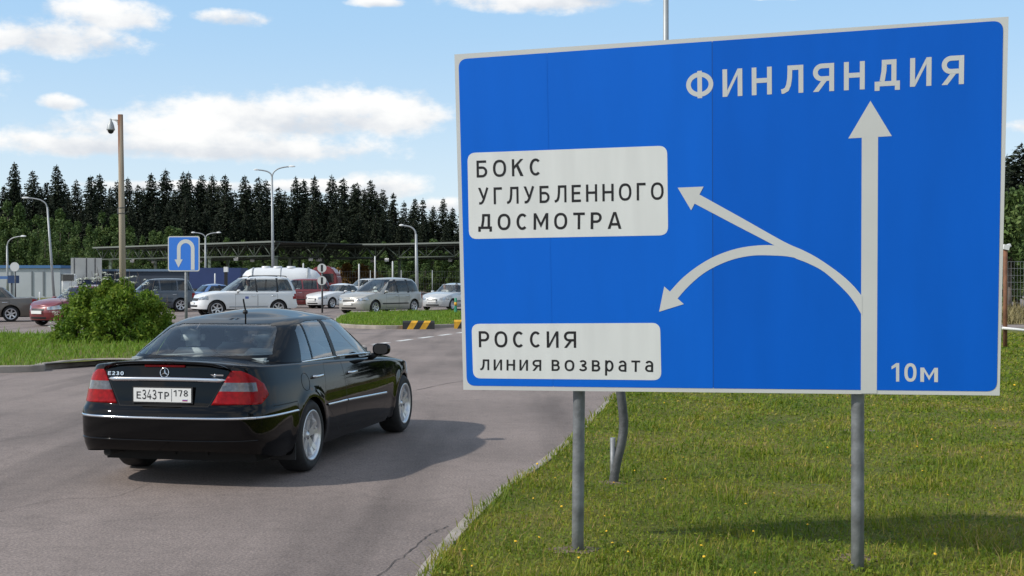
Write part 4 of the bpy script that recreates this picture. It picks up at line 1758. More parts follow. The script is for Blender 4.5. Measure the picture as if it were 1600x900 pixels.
chain_fence((-22, 118, 0), (16, 112, 0), 2.4, 'grey wire mesh fence under the far canopy', .25)
chain_fence((24.5, 66, 0), (52, 64, 0), 2.6, 'grey wire mesh fence right of the big sign, under the trees', .16, M['lamp_grey'])
tag(grass('dry_grass', 26000, poly_sample([(17, 46), (34, 46), (48, 63.5), (24, 65.5)]), lambda x, y: x * 0, (0.12, 0.38), (0.006, 0.012), leaf_mat('dry_grass_blades', [(0, (.14, .12, .045)), (.5, (.24, .20, .09)), (1, (.33, .28, .15))], trans=.2)), 'tall dry straw-coloured grass before the fence at the right', 'grass')
sheet('dry_ground', [(16, 46), (36, 46), (70, 66), (24, 66)], 0.008, mat('dry_soil', (.20, .165, .075), .95, noise=(2, .3)))


def pipe_barrier():
    Z = 30.0
    b = at(1570.5, 545, Z)
    root = empty('pipe_barrier', (b.x, b.y, 0), 0, 'rusty brown post with a pale horizontal rail right of the big sign', 'barrier')
    f = lambda x, y, dz=0: at(x, y, Z + dz) - Vector((b.x, b.y, 0))
    bm = bmesh.new()
    tube(bm, [f(1570.5, 552), f(1571, 389)], .05, 10)
    obj('post', bm, M['rusty'], root)
    bm = bmesh.new()
    tube(bm, [f(1566, 512.5, -.07), f(1600, 516, -.1), f(1680, 522, -.2)], .033, 8)
    obj('rail', bm, M['white_metal'], root)
    bm = bmesh.new()
    tube(bm, [f(1680, 552), f(1680, 500)], .05, 10)
    obj('post', bm, M['rusty'], root)
    r2 = empty('floodlight', (b.x, b.y, 0), 0, 'small white floodlight box on top of the rusty post', 'floodlight')
    bm = bmesh.new()
    bx(bm, f(1571, 386.5), (.14, .16, .12), Matrix.Rotation(R(12), 3, 'Y'))
    bx(bm, f(1575, 384), (.10, .12, .07), Matrix.Rotation(R(-20), 3, 'Y'))
    obj('housing', bm, M['white_metal'], r2)


pipe_barrier()
# ------------------------------------------------------------------ cars
def resample(pts, n):
    P = np.array(pts, float)
    seg = np.hypot(*np.diff(P, axis=0).T)
    t = np.concatenate([[0], np.cumsum(seg)])
    u = np.linspace(0, t[-1], n)
    return np.stack([np.interp(u, t, P[:, 0]), np.interp(u, t, P[:, 1])], 1)


def grid_bm(G):
    """G[level][i] = (x, y, z) for the half with y >= 0; mirrored and welded along the middle"""
    nl, ni = G.shape[:2]
    bm = bmesh.new()
    for s in (1, -1):
        vs = [[bm.verts.new((p[0], p[1] * s, p[2])) for p in row] for row in G]
        for j in range(nl - 1):
            for i in range(ni - 1):
                q = [vs[j][i], vs[j][i + 1], vs[j + 1][i + 1], vs[j + 1][i]]
                bm.faces.new(q if s < 0 else list(reversed(q)))
    bmesh.ops.remove_doubles(bm, verts=bm.verts[:], dist=2e-4)
    bmesh.ops.dissolve_degenerate(bm, edges=bm.edges[:], dist=1e-4)
    bm.normal_update()
    for f in bm.faces:
        f.smooth = True
    return bm


def lower_body(sp, ns, nl, nk):
    L_, hw = sp['L'], sp['W'] / 2
    out = resample([(p.x, p.y) for p in smooth_line(sp['plan'], 8)], ns)
    x0, y0 = out[:, 0], out[:, 1]
    zd = pchip(*zip(*sp['deck']))
    zb = pchip(*zip(*sp['bottom']))
    insS = pchip(*zip(*sp['ins_side']))
    insR = pchip(*zip(*sp['ins_rear']))
    insF = pchip(*zip(*sp['ins_front']))
    ch = sp.get('corner', .5)
    wr = np.clip(1 - x0 / ch, 0, 1) ** 1.5
    wf = np.clip(1 - (L_ - x0) / ch, 0, 1) ** 1.5
    ws = np.clip(y0 / hw, 0, 1) ** 2
    r = sp.get('shoulder', .035)
    rows = []
    crf = pchip(*zip(*sp['crown']))

    def deck(x, y):
        return zd(x) + crf(x) * (1 - np.clip(np.abs(y) / hw, 0, 1) ** 2.2)
    top = deck(x0, y0)
    bot = zb(x0)
    wheels = sp['wheels']

    def side(z, extra):
        x = x0 + wr * insR(z) - wf * insF(z) + extra * (wr - wf)
        ins = insS(z) + extra
        fl = 0
        for xc, Rw in wheels:
            d = np.hypot(x - xc, (z - sp['rw']) * 1.0)
            fl = fl + sp.get('flare', .014) * np.exp(-((d - Rw - .02) / .055) ** 2) * (z > .2)
        tt = pchip(*zip(*sp['tail_taper']))(z) * np.clip(1 - x0 / 1.0, 0, 1) if 'tail_taper' in sp else 0
        y = y0 * (1 - ws * (ins - fl + tt) / hw)
        return np.stack([x, y, z + 0 * x], 1)
    for j in range(nl + 1):
        z = bot + (top - r - bot) * j / nl
        rows.append(side(z, 0))
    for a in (22, 45, 67, 90):
        rows.append(side(top - r + r * math.sin(R(a)), r * (1 - math.cos(R(a)))))
    edge = rows[-1]
    off = edge[:, 2] - deck(edge[:, 0], edge[:, 1])
    for k in range(1, nk + 1):
        f = 1 - k / nk
        z = deck(edge[:, 0], edge[:, 1] * f) + off * f ** 2
        rows.append(np.stack([edge[:, 0], edge[:, 1] * f, z], 1))
    return grid_bm(np.array(rows))


def greenhouse(sp, ns, nl, nk):
    lv = sp['cabin']      # (z, x_rear, x_front, half_width)
    z_, xr, xf, hw = (np.array(c) for c in zip(*lv))
    fr, ff, fw = pchip(z_, xr), pchip(z_, xf), pchip(z_, hw)
    nr, nf = sp.get('cab_pow', (4.2, 3.6))
    rows = []
    th = np.linspace(math.pi, 0, 400)

    def outline(z):
        a, b, w = float(fr(z)), float(ff(z)), float(fw(z))
        c, h = (a + b) / 2, (b - a) / 2
        co, si = np.cos(th), np.sin(th)
        n = np.where(co < 0, nr, nf)
        x = c + h * np.sign(co) * np.abs(co) ** (2 / n)
        y = w * np.abs(si) ** (2 / n)
        return resample(np.stack([x, y], 1), ns)
    for j in range(nl + 1):
        z = z_[0] + (z_[-1] - z_[0]) * j / nl
        o = outline(z)
        rows.append(np.concatenate([o, np.full((ns, 1), z)], 1))
    e = rows[-1]
    zc = pchip(*zip(*sp['roof']))(e[:, 0])
    ze = z_[-1]
    for k in range(1, nk + 1):
        f = 1 - k / nk
        rows.append(np.stack([e[:, 0], e[:, 1] * f, ze + np.maximum(zc - ze, 0) * (1 - f ** sp.get('roof_pow', 2.6))], 1))
    return grid_bm(np.array(rows))


AX = {'y': (0, 2), 'x': (1, 2), 'z': (0, 1)}


def in_convex(poly, a, b):
    s = None
    for i in range(len(poly)):
        p, q = poly[i], poly[(i + 1) % len(poly)]
        c = (q[0] - p[0]) * (b - p[1]) - (q[1] - p[1]) * (a - p[0])
        if abs(c) < 1e-9:
            continue
        if s is None:
            s = c > 0
        elif (c > 0) != s:
            return False
    return True


def cut(bm, poly, ax, filt):
    """cut bm along a convex polygon projected along an axis; returns the faces inside"""
    i, j = AX[ax]
    lo = (min(p[0] for p in poly) - 1e-4, min(p[1] for p in poly) - 1e-4)
    hi = (max(p[0] for p in poly) + 1e-4, max(p[1] for p in poly) + 1e-4)

    def near(f):
        cs = [v.co for v in f.verts]
        return (max(c[i] for c in cs) > lo[0] and min(c[i] for c in cs) < hi[0] and max(c[j] for c in cs) > lo[1] and min(c[j] for c in cs) < hi[1])
    region = {f for f in bm.faces if filt(f.calc_center_median(), f.normal) and near(f)}
    axis = Vector((1 if ax == 'x' else 0, 1 if ax == 'y' else 0, 1 if ax == 'z' else 0))
    for k in range(len(poly)):
        p, q = poly[k], poly[(k + 1) % len(poly)]
        P_, D = Vector((0, 0, 0)), Vector((0, 0, 0))
        P_[i], P_[j] = p
        D[i], D[j] = q[0] - p[0], q[1] - p[1]
        no = D.cross(axis)
        if no.length < 1e-9:
            continue
        geom = set(region)
        for f in region:
            geom.update(f.edges)
            geom.update(f.verts)
        r = bmesh.ops.bisect_plane(bm, geom=list(geom), plane_co=P_, plane_no=no.normalized(), dist=1e-5)
        region = {f for f in region if f.is_valid} | {g for g in r['geom'] if isinstance(g, bmesh.types.BMFace)}
    out = []
    for f in region:
        if f.is_valid:
            c = f.calc_center_median()
            if filt(c, f.normal) and in_convex(poly, c[i], c[j]):
                out.append(f)
    return out


def split_off(bm, faces, name, mt, parent, push=0.0, thick=0.0):
    """move faces into a mesh of their own, keeping the smooth normals"""
    if not faces:
        return None
    bm.normal_update()
    idx, V, F, NV = {}, [], [], []
    for f in faces:
        r = []
        for v in f.verts:
            if v not in idx:
                idx[v] = len(V)
                V.append(v.co - v.normal * push)
                NV.append(v.normal.copy())
            r.append(idx[v])
        F.append(r)
    nb = bmesh.new()
    vs = [nb.verts.new(p) for p in V]
    for r in F:
        try:
            nb.faces.new([vs[k] for k in r]).smooth = True
        except ValueError:
            pass
    bmesh.ops.delete(bm, geom=faces, context='FACES')
    if thick:
        nb.normal_update()
        ret = [e for e in nb.edges if e.is_boundary]
        ex = bmesh.ops.extrude_edge_only(nb, edges=ret)
        nrm = {}
        for v, n_ in zip(vs, NV):
            nrm[tuple(round(c, 5) for c in v.co)] = n_
        for v in [g for g in ex['geom'] if isinstance(g, bmesh.types.BMVert)]:
            n_ = nrm.get(tuple(round(c, 5) for c in v.co))
            if n_ is not None:
                v.co -= n_ * thick
    return obj(name, nb, mt, parent)


def shrink(poly, d):
    """inset a convex polygon by d"""
    n = len(poly)
    area = sum(poly[i][0] * poly[(i + 1) % n][1] - poly[(i + 1) % n][0] * poly[i][1] for i in range(n))
    s = 1 if area > 0 else -1
    ln = []
    for i in range(n):
        p, q = Vector(poly[i]), Vector(poly[(i + 1) % n])
        t = (q - p).normalized()
        nr = Vector((-t.y, t.x)) * s
        ln.append((p + nr * d, t))
    out = []
    for i in range(n):
        (p, t), (q, u) = ln[i - 1], ln[i]
        den = t.x * u.y - t.y * u.x
        if abs(den) < 1e-6:
            out.append(tuple(q))
        else:
            k = ((q.x - p.x) * u.y - (q.y - p.y) * u.x) / den
            out.append(tuple(p + t * k))
    return out


def wheel(parent, x, y, R_, wd, sp, side):
    """wheel > tyre, rim, brake disc"""
    w = empty('wheel', (x, y, R_))
    w.parent = parent
    Mx = Matrix.Rotation(R(-90 * side), 4, 'X')      # lathe axis points outward
    rr = sp.get('rim_r', R_ * .67)
    t = wd / 2
    seg = sp.get('wseg', 28)
    bm = bmesh.new()
    lathe(bm, [(rr - .02, t * .72), (rr + .012, t * .93), (rr + (R_ - rr) * .55, t * 1.0), (R_ - .028, t * .92), (R_ - .006, t * .70), (R_, t * .40), (R_, -t * .4), (R_ - .006, -t * .70), (R_ - .03, -t * .94), (rr + .01, -t * .95), (rr - .02, -t * .7)], seg, Mx)
    obj('tyre', bm, M['tyre'], w)
    bm = bmesh.new()
    lathe(bm, [(rr - .03, -t * .7), (rr - .022, t * .55), (rr + .004, t * .86), (rr + .010, t * .955), (rr - .004, t * .965), (rr - .022, t * .80), (rr - .034, t * .4), (rr - .036, -t * .7)], seg, Mx)
    n = sp.get('spokes', 5)
    dbl = sp.get('double', False)
    hub = rr * .24
    dish = t * .62
    for k in range(n):
        a0 = 2 * math.pi * k / n + .31
        for da in ((-.20, .20) if dbl else (0,)):
            a = a0 + da
            ai = a0 + da * .75
            hw_o, hw_i = ((.027, .030) if dbl else (rr * .14, rr * .17))
            q = []
            for (rad, ang, hw_, zt) in ((hub * .75, ai, hw_i, dish), (rr * .6, (a + ai) / 2, (hw_i + hw_o) / 2, dish * 1.08), (rr - .012, a, hw_o, t * .80)):
                c, s_ = math.cos(ang), math.sin(ang)
                q.append([Mx @ Vector((rad * c - s_ * hw_ * e, rad * s_ + c * hw_ * e, zt - dz)) for e, dz in ((-1, .045), (-.75, 0), (.75, 0), (1, .045))])
            vs = [[bm.verts.new(p_) for p_ in row] for row in q]
            for i in range(2):
                for e in range(3):
                    bm.faces.new((vs[i][e], vs[i][e + 1], vs[i + 1][e + 1], vs[i + 1][e]))
    lathe(bm, [(.001, dish + .012), (hub * .42, dish + .010), (hub * .5, dish - .004), (hub, dish - .002), (hub * 1.05, dish - .05)], 20, Mx)
    bmesh.ops.recalc_face_normals(bm, faces=bm.faces)
    obj('rim', bm, sp.get('rim_mat', M['rim']), w)
    bm = bmesh.new()
    lathe(bm, [(.001, -.03), (rr * .72, -.03), (rr * .72, -.045), (.001, -.05)], 20, Mx)
    lathe(bm, [(rr - .04, -t * .6), (.001, -t * .55)], 20, Mx)
    obj('brake_disc', bm, M['disc'], w)
    return w


def make_car(name, label, cat, sp, group=None):
    root = empty(name, (0, 0, 0), 0, label, cat, group)
    hi = sp.get('hi', False)
    ns, nl, nk = (150, 34, 16) if hi else (64, 14, 7)
    paint = sp['paint']
    glass = sp.get('glass', M['glass_dark'])
    L_, Wd = sp['L'], sp['W']
    bm = lower_body(sp, ns, nl, nk)
    xm = sp.get('x_mid', L_ / 2)
    everywhere = lambda c, n: True
    # wheel arches
    for xc, Ra in sp['wheels']:
        poly = [(xc + Ra * math.cos(2 * math.pi * k / 28), sp['rw'] + Ra * math.sin(2 * math.pi * k / 28)) for k in range(28)]
        fs = cut(bm, poly, 'y', lambda c, n: abs(c.y) > .45)
        bmesh.ops.delete(bm, geom=fs, context='FACES')
    tree = BVHTree.FromBMesh(bm)

    def hit(o, d):
        h = tree.ray_cast(Vector(o), Vector(d))
        return (h[0], h[1]) if h[0] is not None else (None, None)
    # wheel housings: rolled-in lip and dark inner liner
    for xc, Ra in sp['wheels']:
        for s in (1, -1):
            lip = []
            for k in range(41):
                a = R(-25 + 230 * k / 40)
                x, z = xc + (Ra + .004) * math.cos(a), sp['rw'] + (Ra + .004) * math.sin(a)
                h, n_ = hit((x, s * 3, z), (0, -s, 0))
                if h is not None and abs(h.y) > .5:
                    lip.append((h.x - xc, h.y, h.z - sp['rw']))
            if len(lip) < 8:
                continue
            b2 = bmesh.new()
            rows = []
            for (x, y, z) in lip:
                f = (Ra - .02) / (Ra + .004)
                rows.append([b2.verts.new((xc + x * k_, y_, sp['rw'] + z * k_)) for k_, y_ in ((1, y), (1 - .012, y - s * .006), (1 - .02, y - s * .05), (1 + .02, y - s * .06), (1 + .02, s * .42))])
            for i in range(len(rows) - 1):
                for k in range(4):
                    f = b2.faces.new((rows[i][k], rows[i + 1][k], rows[i + 1][k + 1], rows[i][k + 1]))
                    f.smooth = True
                    f.material_index = 0 if k < 2 else 1
            b2.faces.new([r_[4] for r_ in rows]).material_index = 1
            bmesh.ops.recalc_face_normals(b2, faces=b2.faces)
            obj('wheel_housing', b2, [paint, M['under']], root)
    # lights and panels cut from the skin
    for key, nm, mt in (('tail', 'taillight', M['red_lens']), ('head', 'headlight', M['head_lens'])):
        for s in (1, -1):
            for d in sp.get(key, []):
                poly = [(s * p[0], p[1]) for p in d['rear']]
                xl = d['x']
                f0 = (lambda c, n: c.x < xl and c.y * s > 0) if key == 'tail' else (lambda c, n: c.x > xl and c.y * s > 0)
                fs = set(cut(bm, poly, 'x', f0))
                if 'side' in d:
                    fs2 = set(cut(bm, d['side'], 'y', lambda c, n: c.y * s > 0 and f0(c, n)))
                    fs = {f for f in fs2 if f.is_valid and in_convex(poly, f.calc_center_median().y, f.calc_center_median().z)}
                if d.get('bands'):
                    for z in d['bands']:
                        geom = set(fs)
                        for f in fs:
                            geom.update(f.edges)
                            geom.update(f.verts)
                        r_ = bmesh.ops.bisect_plane(bm, geom=list(geom), plane_co=(0, s * .7, z), plane_no=Vector((0, d.get('slant', 0) * s, 1)).normalized())
                        fs = {f for f in fs if f.is_valid} | {g for g in r_['geom'] if isinstance(g, bmesh.types.BMFace)}
                o = split_off(bm, list(fs), nm, [mt, M['clear_lens']], root, -.006, .03)
                if o and d.get('bands'):
                    for p in o.data.polygons:
                        c = p.center
                        zz = c.z + d.get('slant', 0) * s * (c.y - s * .7)
                        p.material_index = 1 if d['bands'][0] < zz < d['bands'][1] and abs(c.y) < .77 else 0
    gap = .0045 if hi else .010
    for pn in sp.get('panels', []):
        for s in ((1, -1) if pn['ax'] == 'y' else (1,)):
            poly = pn['poly']
            filt = (lambda c, n: c.y * s > .3) if pn['ax'] == 'y' else pn['filt']
            outer = set(cut(bm, poly, pn['ax'], filt))
            inner = set(cut(bm, shrink(poly, gap), pn['ax'], filt))
            inner = {f for f in inner if f.is_valid}
            ring = [f for f in outer if f.is_valid and f not in inner] + []
            i_, j_ = AX[pn['ax']]
            for f in bm.faces:
                if f.material_index == 0 and f not in inner:
                    c = f.calc_center_median()
                    if filt(c, f.normal) and in_convex(poly, c[i_], c[j_]):
                        f.material_index = 1
            if pn.get('name'):
                o = split_off(bm, list(inner), pn['name'], [pn.get('mat', paint), M['seam']], root)
                if o and pn['name'] == 'door':
                    b2 = bmesh.new()
                    hx, hz = pn['handle']
                    h, n_ = hit((hx, s * 3, hz), (0, -s, 0))
                    if h is not None:
                        y = h.y + s * .028
                        tube(b2, smooth_line([(hx - .10, h.y - s * .005, hz), (hx - .085, y, hz), (hx, y + s * .006, hz), (hx + .085, y, hz), (hx + .10, h.y - s * .005, hz)], 3), .013, 8)
                        obj('handle', b2, sp.get('handle_mat', M['chrome']), o)
    body = obj('body', bm, [paint, M['seam']], root)
    # dark underbody
    b2 = bmesh.new()
    bx(b2, (L_ / 2, 0, sp['floor'] + .10), (L_ * .84, Wd * .76, .18))
    obj('underbody', b2, M['under'], root)
    # cabin
    gb = greenhouse(sp, *((150, 30, 14) if hi else (60, 12, 6)))
    for s in (1, -1):
        for poly in sp['side_glass']:
            fs = cut(gb, poly, 'y', lambda c, n: c.y * s > .3 and abs(n.y) > .35)
            split_off(gb, fs, 'side_window', M['glass_side'] if hi else glass, root, .004)
    for key, nm, f0 in (('rear_glass', 'rear_window', lambda c, n: c.x < xm and n.x < -.25), ('front_glass', 'windscreen', lambda c, n: c.x > xm and n.x > .25)):
        fs = cut(gb, sp[key], 'x', f0)
        split_off(gb, fs, nm, glass if (hi or key == 'rear_glass') else M['glass'], root, .003)
    for f in gb.faces:
        c = f.calc_center_median()
        for (a, b_) in sp.get('black_pillars', []):
            if a < c.x < b_ and abs(c.y) > .4 and c.z < sp['cabin'][-1][0] - .02:
                f.material_index = 1
    roof = obj('roof', gb, [paint, M['plastic']], root)
    # interior
    x0, x1 = sp['seats']
    zf = sp['belt'] - .10
    b2 = bmesh.new()
    bx(b2, ((x0 + x1) / 2, 0, zf - .20), (x1 - x0 + 1.5, Wd * .74, .06))
    obj('cabin_floor', b2, M['interior'], root)
    for k, (xs, ys) in enumerate(((x1 - .05, .36), (x1 - .05, -.36), (x0, .36), (x0, -.36))):
        b2 = bmesh.new()
        zt = sp['belt'] + .12
        rings = []
        for (z, wd, dx, th_) in ((zf - .3, .25, .12, .10), (zf, .25, .05, .10), (zt - .06, .23, -.06, .08), (zt, .15, -.08, .05)):
            rings.append([b2.verts.new((xs + dx + th_ * math.cos(t_) * .9, ys + wd * math.copysign(abs(math.sin(t_)) ** .6, math.sin(t_)), z)) for t_ in [2 * math.pi * q / 16 for q in range(16)]])
        for i in range(3):
            for q in range(16):
                b2.faces.new((rings[i][q], rings[i][(q + 1) % 16], rings[i + 1][(q + 1) % 16], rings[i + 1][q])).smooth = True
        b2.faces.new(rings[3])
        st = obj('seat', b2, M['seat'], root)
        b2 = bmesh.new()
        c = Vector((xs - .09, ys, zt + .12))
        bx(b2, c - Vector((0, 0, .03)), (.11, .25, .16))
        bmesh.ops.bevel(b2, geom=b2.edges[:], offset=.052, segments=4, affect='EDGES')
        for f in b2.faces:
            f.smooth = True
        obj('headrest', b2, M['seat'], st)
    b2 = bmesh.new()
    xw = float(np.interp(sp['belt'], [q[0] for q in sp['cabin']], [q[2] for q in sp['cabin']]))
    bx(b2, (xw - .30, 0, sp['belt'] - .06), (.42, Wd * .76, .16))
    bmesh.ops.bevel(b2, geom=b2.edges[:], offset=.04, segments=2, affect='EDGES')
    obj('dashboard', b2, M['interior'], root)
    b2 = bmesh.new()
    bmesh.ops.create_circle(b2, segments=4, radius=.01)
    b2.clear()
    Mw = Matrix.Translation((xw - .62, .36, sp['belt'] + .0)) @ Matrix.Rotation(R(-68), 4, 'Y')
    lathe(b2, [(.175 + .014 * math.cos(t_), .014 * math.sin(t_)) for t_ in [2 * math.pi * q / 6 for q in range(6)]], 24, Mw, closed=True)
    bx(b2, Mw @ Vector((0, 0, 0)), (.03, .30, .05), Mw.to_3x3())
    obj('steering_wheel', b2, M['plastic'], root)
    # wheels
    for xc, Ra in sp['wheels']:
        for s in (1, -1):
            wheel(root, xc, s * sp['track'] / 2, sp['rw'], sp['tw'], sp, s)
    # mirrors
    mx, mz = sp['mirror']
    for s in (1, -1):
        h, n_ = hit((mx, s * 3, mz - .10), (0, -s, 0))
        yb = h.y if h is not None else s * Wd / 2 * .92
        b2 = bmesh.new()
        prof = [(-.035, .8), (-.02, 1.0), (.03, .95), (.075, .7), (.10, .3)]
        c = Vector((mx - .02, yb + s * .10, mz + .03))
        rings = []
        for dx, sc in prof:
            rings.append([b2.verts.new(c + Vector((dx, .094 * sc * math.copysign(abs(math.cos(t_)) ** .7, math.cos(t_)), .060 * sc * math.copysign(abs(math.sin(t_)) ** .7, math.sin(t_))))) for t_ in [2 * math.pi * q / 20 for q in range(20)]])
        for i in range(len(rings) - 1):
            for q in range(20):
                b2.faces.new((rings[i][q], rings[i][(q + 1) % 20], rings[i + 1][(q + 1) % 20], rings[i + 1][q])).smooth = True
        b2.faces.new(rings[0]).material_index = 1
        b2.faces.new(rings[-1])
        tube(b2, [(mx, yb - s * .04, mz - .07), (mx, yb + s * .05, mz - .01)], .03, 8, True, 1)
        bmesh.ops.recalc_face_normals(b2, faces=b2.faces)
        obj('mirror', b2, [sp.get('mirror_mat', paint), M['plastic']], root)
    # strips that hug the skin: (name, axis, [(a, b), ...], half width, material)
    for nm, ax, line, hwid, mt, off in sp.get('strips', []):
        for s in ((1, -1) if ax == 'y' else (1,)):
            b2 = bmesh.new()
            rows = []
            pts = [tuple(p)[:2] for p in smooth_line(line, 10)] if len(line) > 2 else [tuple(Vector(line[0]).lerp(Vector(line[1]), k / 24)) for k in range(25)]
            for a, b_ in pts:
                r_ = []
                for dz in (-hwid, -hwid * .5, hwid * .5, hwid):
                    if ax == 'y':
                        h, n_ = hit((a, s * 3, b_ + dz), (0, -s, 0))
                    else:
                        h, n_ = hit((-2 if ax == 'x' else L_ + 2, a, b_ + dz), (1 if ax == 'x' else -1, 0, 0))
                    if h is None:
                        r_ = None
                        break
                    d = Vector((0, s, 0)) if ax == 'y' else Vector((-1 if ax == 'x' else 1, 0, 0))
                    r_.append(h + d * (off if abs(dz) < hwid * .9 else -.003))
                if r_:
                    rows.append([b2.verts.new(p) for p in r_])
            for i in range(len(rows) - 1):
                for k in range(3):
                    b2.faces.new((rows[i][k], rows[i + 1][k], rows[i + 1][k + 1], rows[i][k + 1])).smooth = True
            if b2.faces:
                bmesh.ops.recalc_face_normals(b2, faces=b2.faces)
                obj(nm, b2, mt, root)
            else:
                b2.free()
    return root, hit


def plate_on(root, hit, z, front, sp, text=True):
    x = sp['L'] + 2 if front else -2
    d = Vector((-1, 0, 0)) if front else Vector((1, 0, 0))
    h, n = hit((x, 0, z), d)
    if h is None:
        return
    s = 1 if front else -1
    b2 = bmesh.new()
    bx(b2, (h.x + s * .018, 0, z), (.012, .52, .112))
    p = obj('number_plate', b2, M['plate'], root)
    return p, h.x + s * .0245


# ---- the black saloon in front
HERO = dict(
    hi=True, L=4.82, W=1.822, paint=M['paint_black'], glass=M['glass'], belt=.94, floor=.17, rw=.316, tw=.255, track=1.575, rim_r=.214, wseg=56, spokes=5, double=True,
    plan=[(0.0, 0), (.012, .30), (.045, .56), (.12, .745), (.26, .842), (.55, .893), (1.1, .909), (2.4, .911), (3.6, .905), (4.15, .865), (4.5, .76), (4.70, .58), (4.80, .32), (4.82, 0)],
    deck=[(0, .955), (.15, .965), (.5, .965), (1.0, .955), (1.6, .940), (2.6, .900), (3.3, .865), (3.7, .830), (4.2, .765), (4.55, .69), (4.82, .60)],
    crown=[(0, .045), (.4, .06), (1, .06), (3.2, .06), (3.8, .10), (4.4, .07), (4.82, .02)],
    bottom=[(0, .30), (.35, .24), (.9, .19), (3.9, .19), (4.5, .20), (4.82, .23)],
    ins_side=[(.15, .075), (.22, .045), (.32, .018), (.45, .004), (.60, .0), (.70, .010), (.80, .028), (.90, .058), (1.0, .085)], tail_taper=[(.2, 0), (.60, 0), (.66, .022), (.85, .045), (1.05, .085)],
    ins_rear=[(.15, .16), (.28, .075), (.34, .030), (.40, .010), (.46, .004), (.565, .0), (.60, .010), (.635, .034), (.655, .064), (.70, .078), (.80, .092), (.90, .106), (1.0, .120)],
    ins_front=[(.2, .12), (.35, .02), (.5, .0), (.62, .04), (.9, .3)],
    corner=.55, shoulder=.028, flare=.016,
    wheels=[(1.125, .338), (3.979, .340)],
    cabin=[(.90, .52, 3.62, .825), (.98, .60, 3.45, .800), (1.06, .74, 3.28, .765), (1.13, .895, 3.12, .730), (1.20, 1.05, 2.96, .693), (1.26, 1.19, 2.84, .655), (1.30, 1.35, 2.70, .612), (1.322, 1.47, 2.60, .580)],
    roof=[(1.47, 1.322), (1.72, 1.374), (2.1, 1.404), (2.32, 1.392), (2.60, 1.322)], roof_pow=2.0,
    cab_pow=(4.6, 3.8),
    side_glass=[[(1.16, .965), (1.40, .965), (1.53, 1.276), (1.49, 1.276), (1.36, 1.22)], [(1.425, .965), (1.94, .962), (2.01, 1.297), (1.70, 1.297), (1.555, 1.280)], [(2.02, .955), (3.02, .930), (2.90, 1.045), (2.62, 1.25), (2.48, 1.292), (2.09, 1.298)]],
    rear_glass=[(-.645, 1.035), (0, 1.022), (.645, 1.035), (.535, 1.235), (.470, 1.290), (.30, 1.308), (-.30, 1.308), (-.470, 1.290), (-.535, 1.235)],
    front_glass=[(-.70, .97), (.70, .97), (.60, 1.25), (.52, 1.312), (-.52, 1.312), (-.60, 1.25)],
    black_pillars=[(1.945, 2.10)],
    seats=(1.42, 2.42), mirror=(2.96, .940),
    tail=[dict(rear=[(.425, .665), (.585, .965), (1.0, .965), (1.0, .665)], x=.50, side=[(-.3, .668), (.24, .672), (.34, .74), (.31, .83), (.18, .94), (-.3, .985)], bands=(.776, .846), slant=.02)],
    head=[dict(rear=[(.38, .60), (.38, .74), (.9, .80), (.9, .62)], x=4.3)],
    panels=[dict(ax='y', name='door', poly=[(2.06, .27), (3.20, .27), (3.32, .55), (3.30, .845), (2.02, .905)], handle=(2.24, .79)),
            dict(ax='y', name='door', poly=[(1.36, .27), (2.05, .27), (2.01, .905), (1.20, .93), (1.22, .74), (1.45, .58)], handle=(1.32, .82)),
            dict(ax='x', name='trunk_lid', poly=[(-.40, .655), (.40, .655), (.59, .975), (.60, 1.2), (-.60, 1.2), (-.59, .975)], filt=lambda c, n: c.x < .62 and c.z < 1.2),
            dict(ax='y', name=None, poly=[(.36, .640), (.80, .640), (.80, .648), (.36, .648)]),
            dict(ax='y', name=None, poly=[(.795, .26), (.805, .26), (.805, .63), (.795, .63)])],
    strips=[('bumper_trim', 'x', [(-.86, .568), (-.6, .568), (0, .568), (.6, .568), (.86, .568)], .011, M['chrome'], .010),
            ('bumper_trim', 'y', [(.16, .568), (.5, .568), (.79, .568)], .011, M['chrome'], .009),
            ('lower_trim', 'x', [(-.80, .385), (-.4, .385), (.4, .385), (.80, .385)], .008, M['paint_black'], .012),
            ('side_trim', 'y', [(1.52, .545), (2.04, .536)], .013, M['chrome'], .010),
            ('side_trim', 'y', [(2.07, .535), (3.30, .495)], .013, M['chrome'], .010)],
)


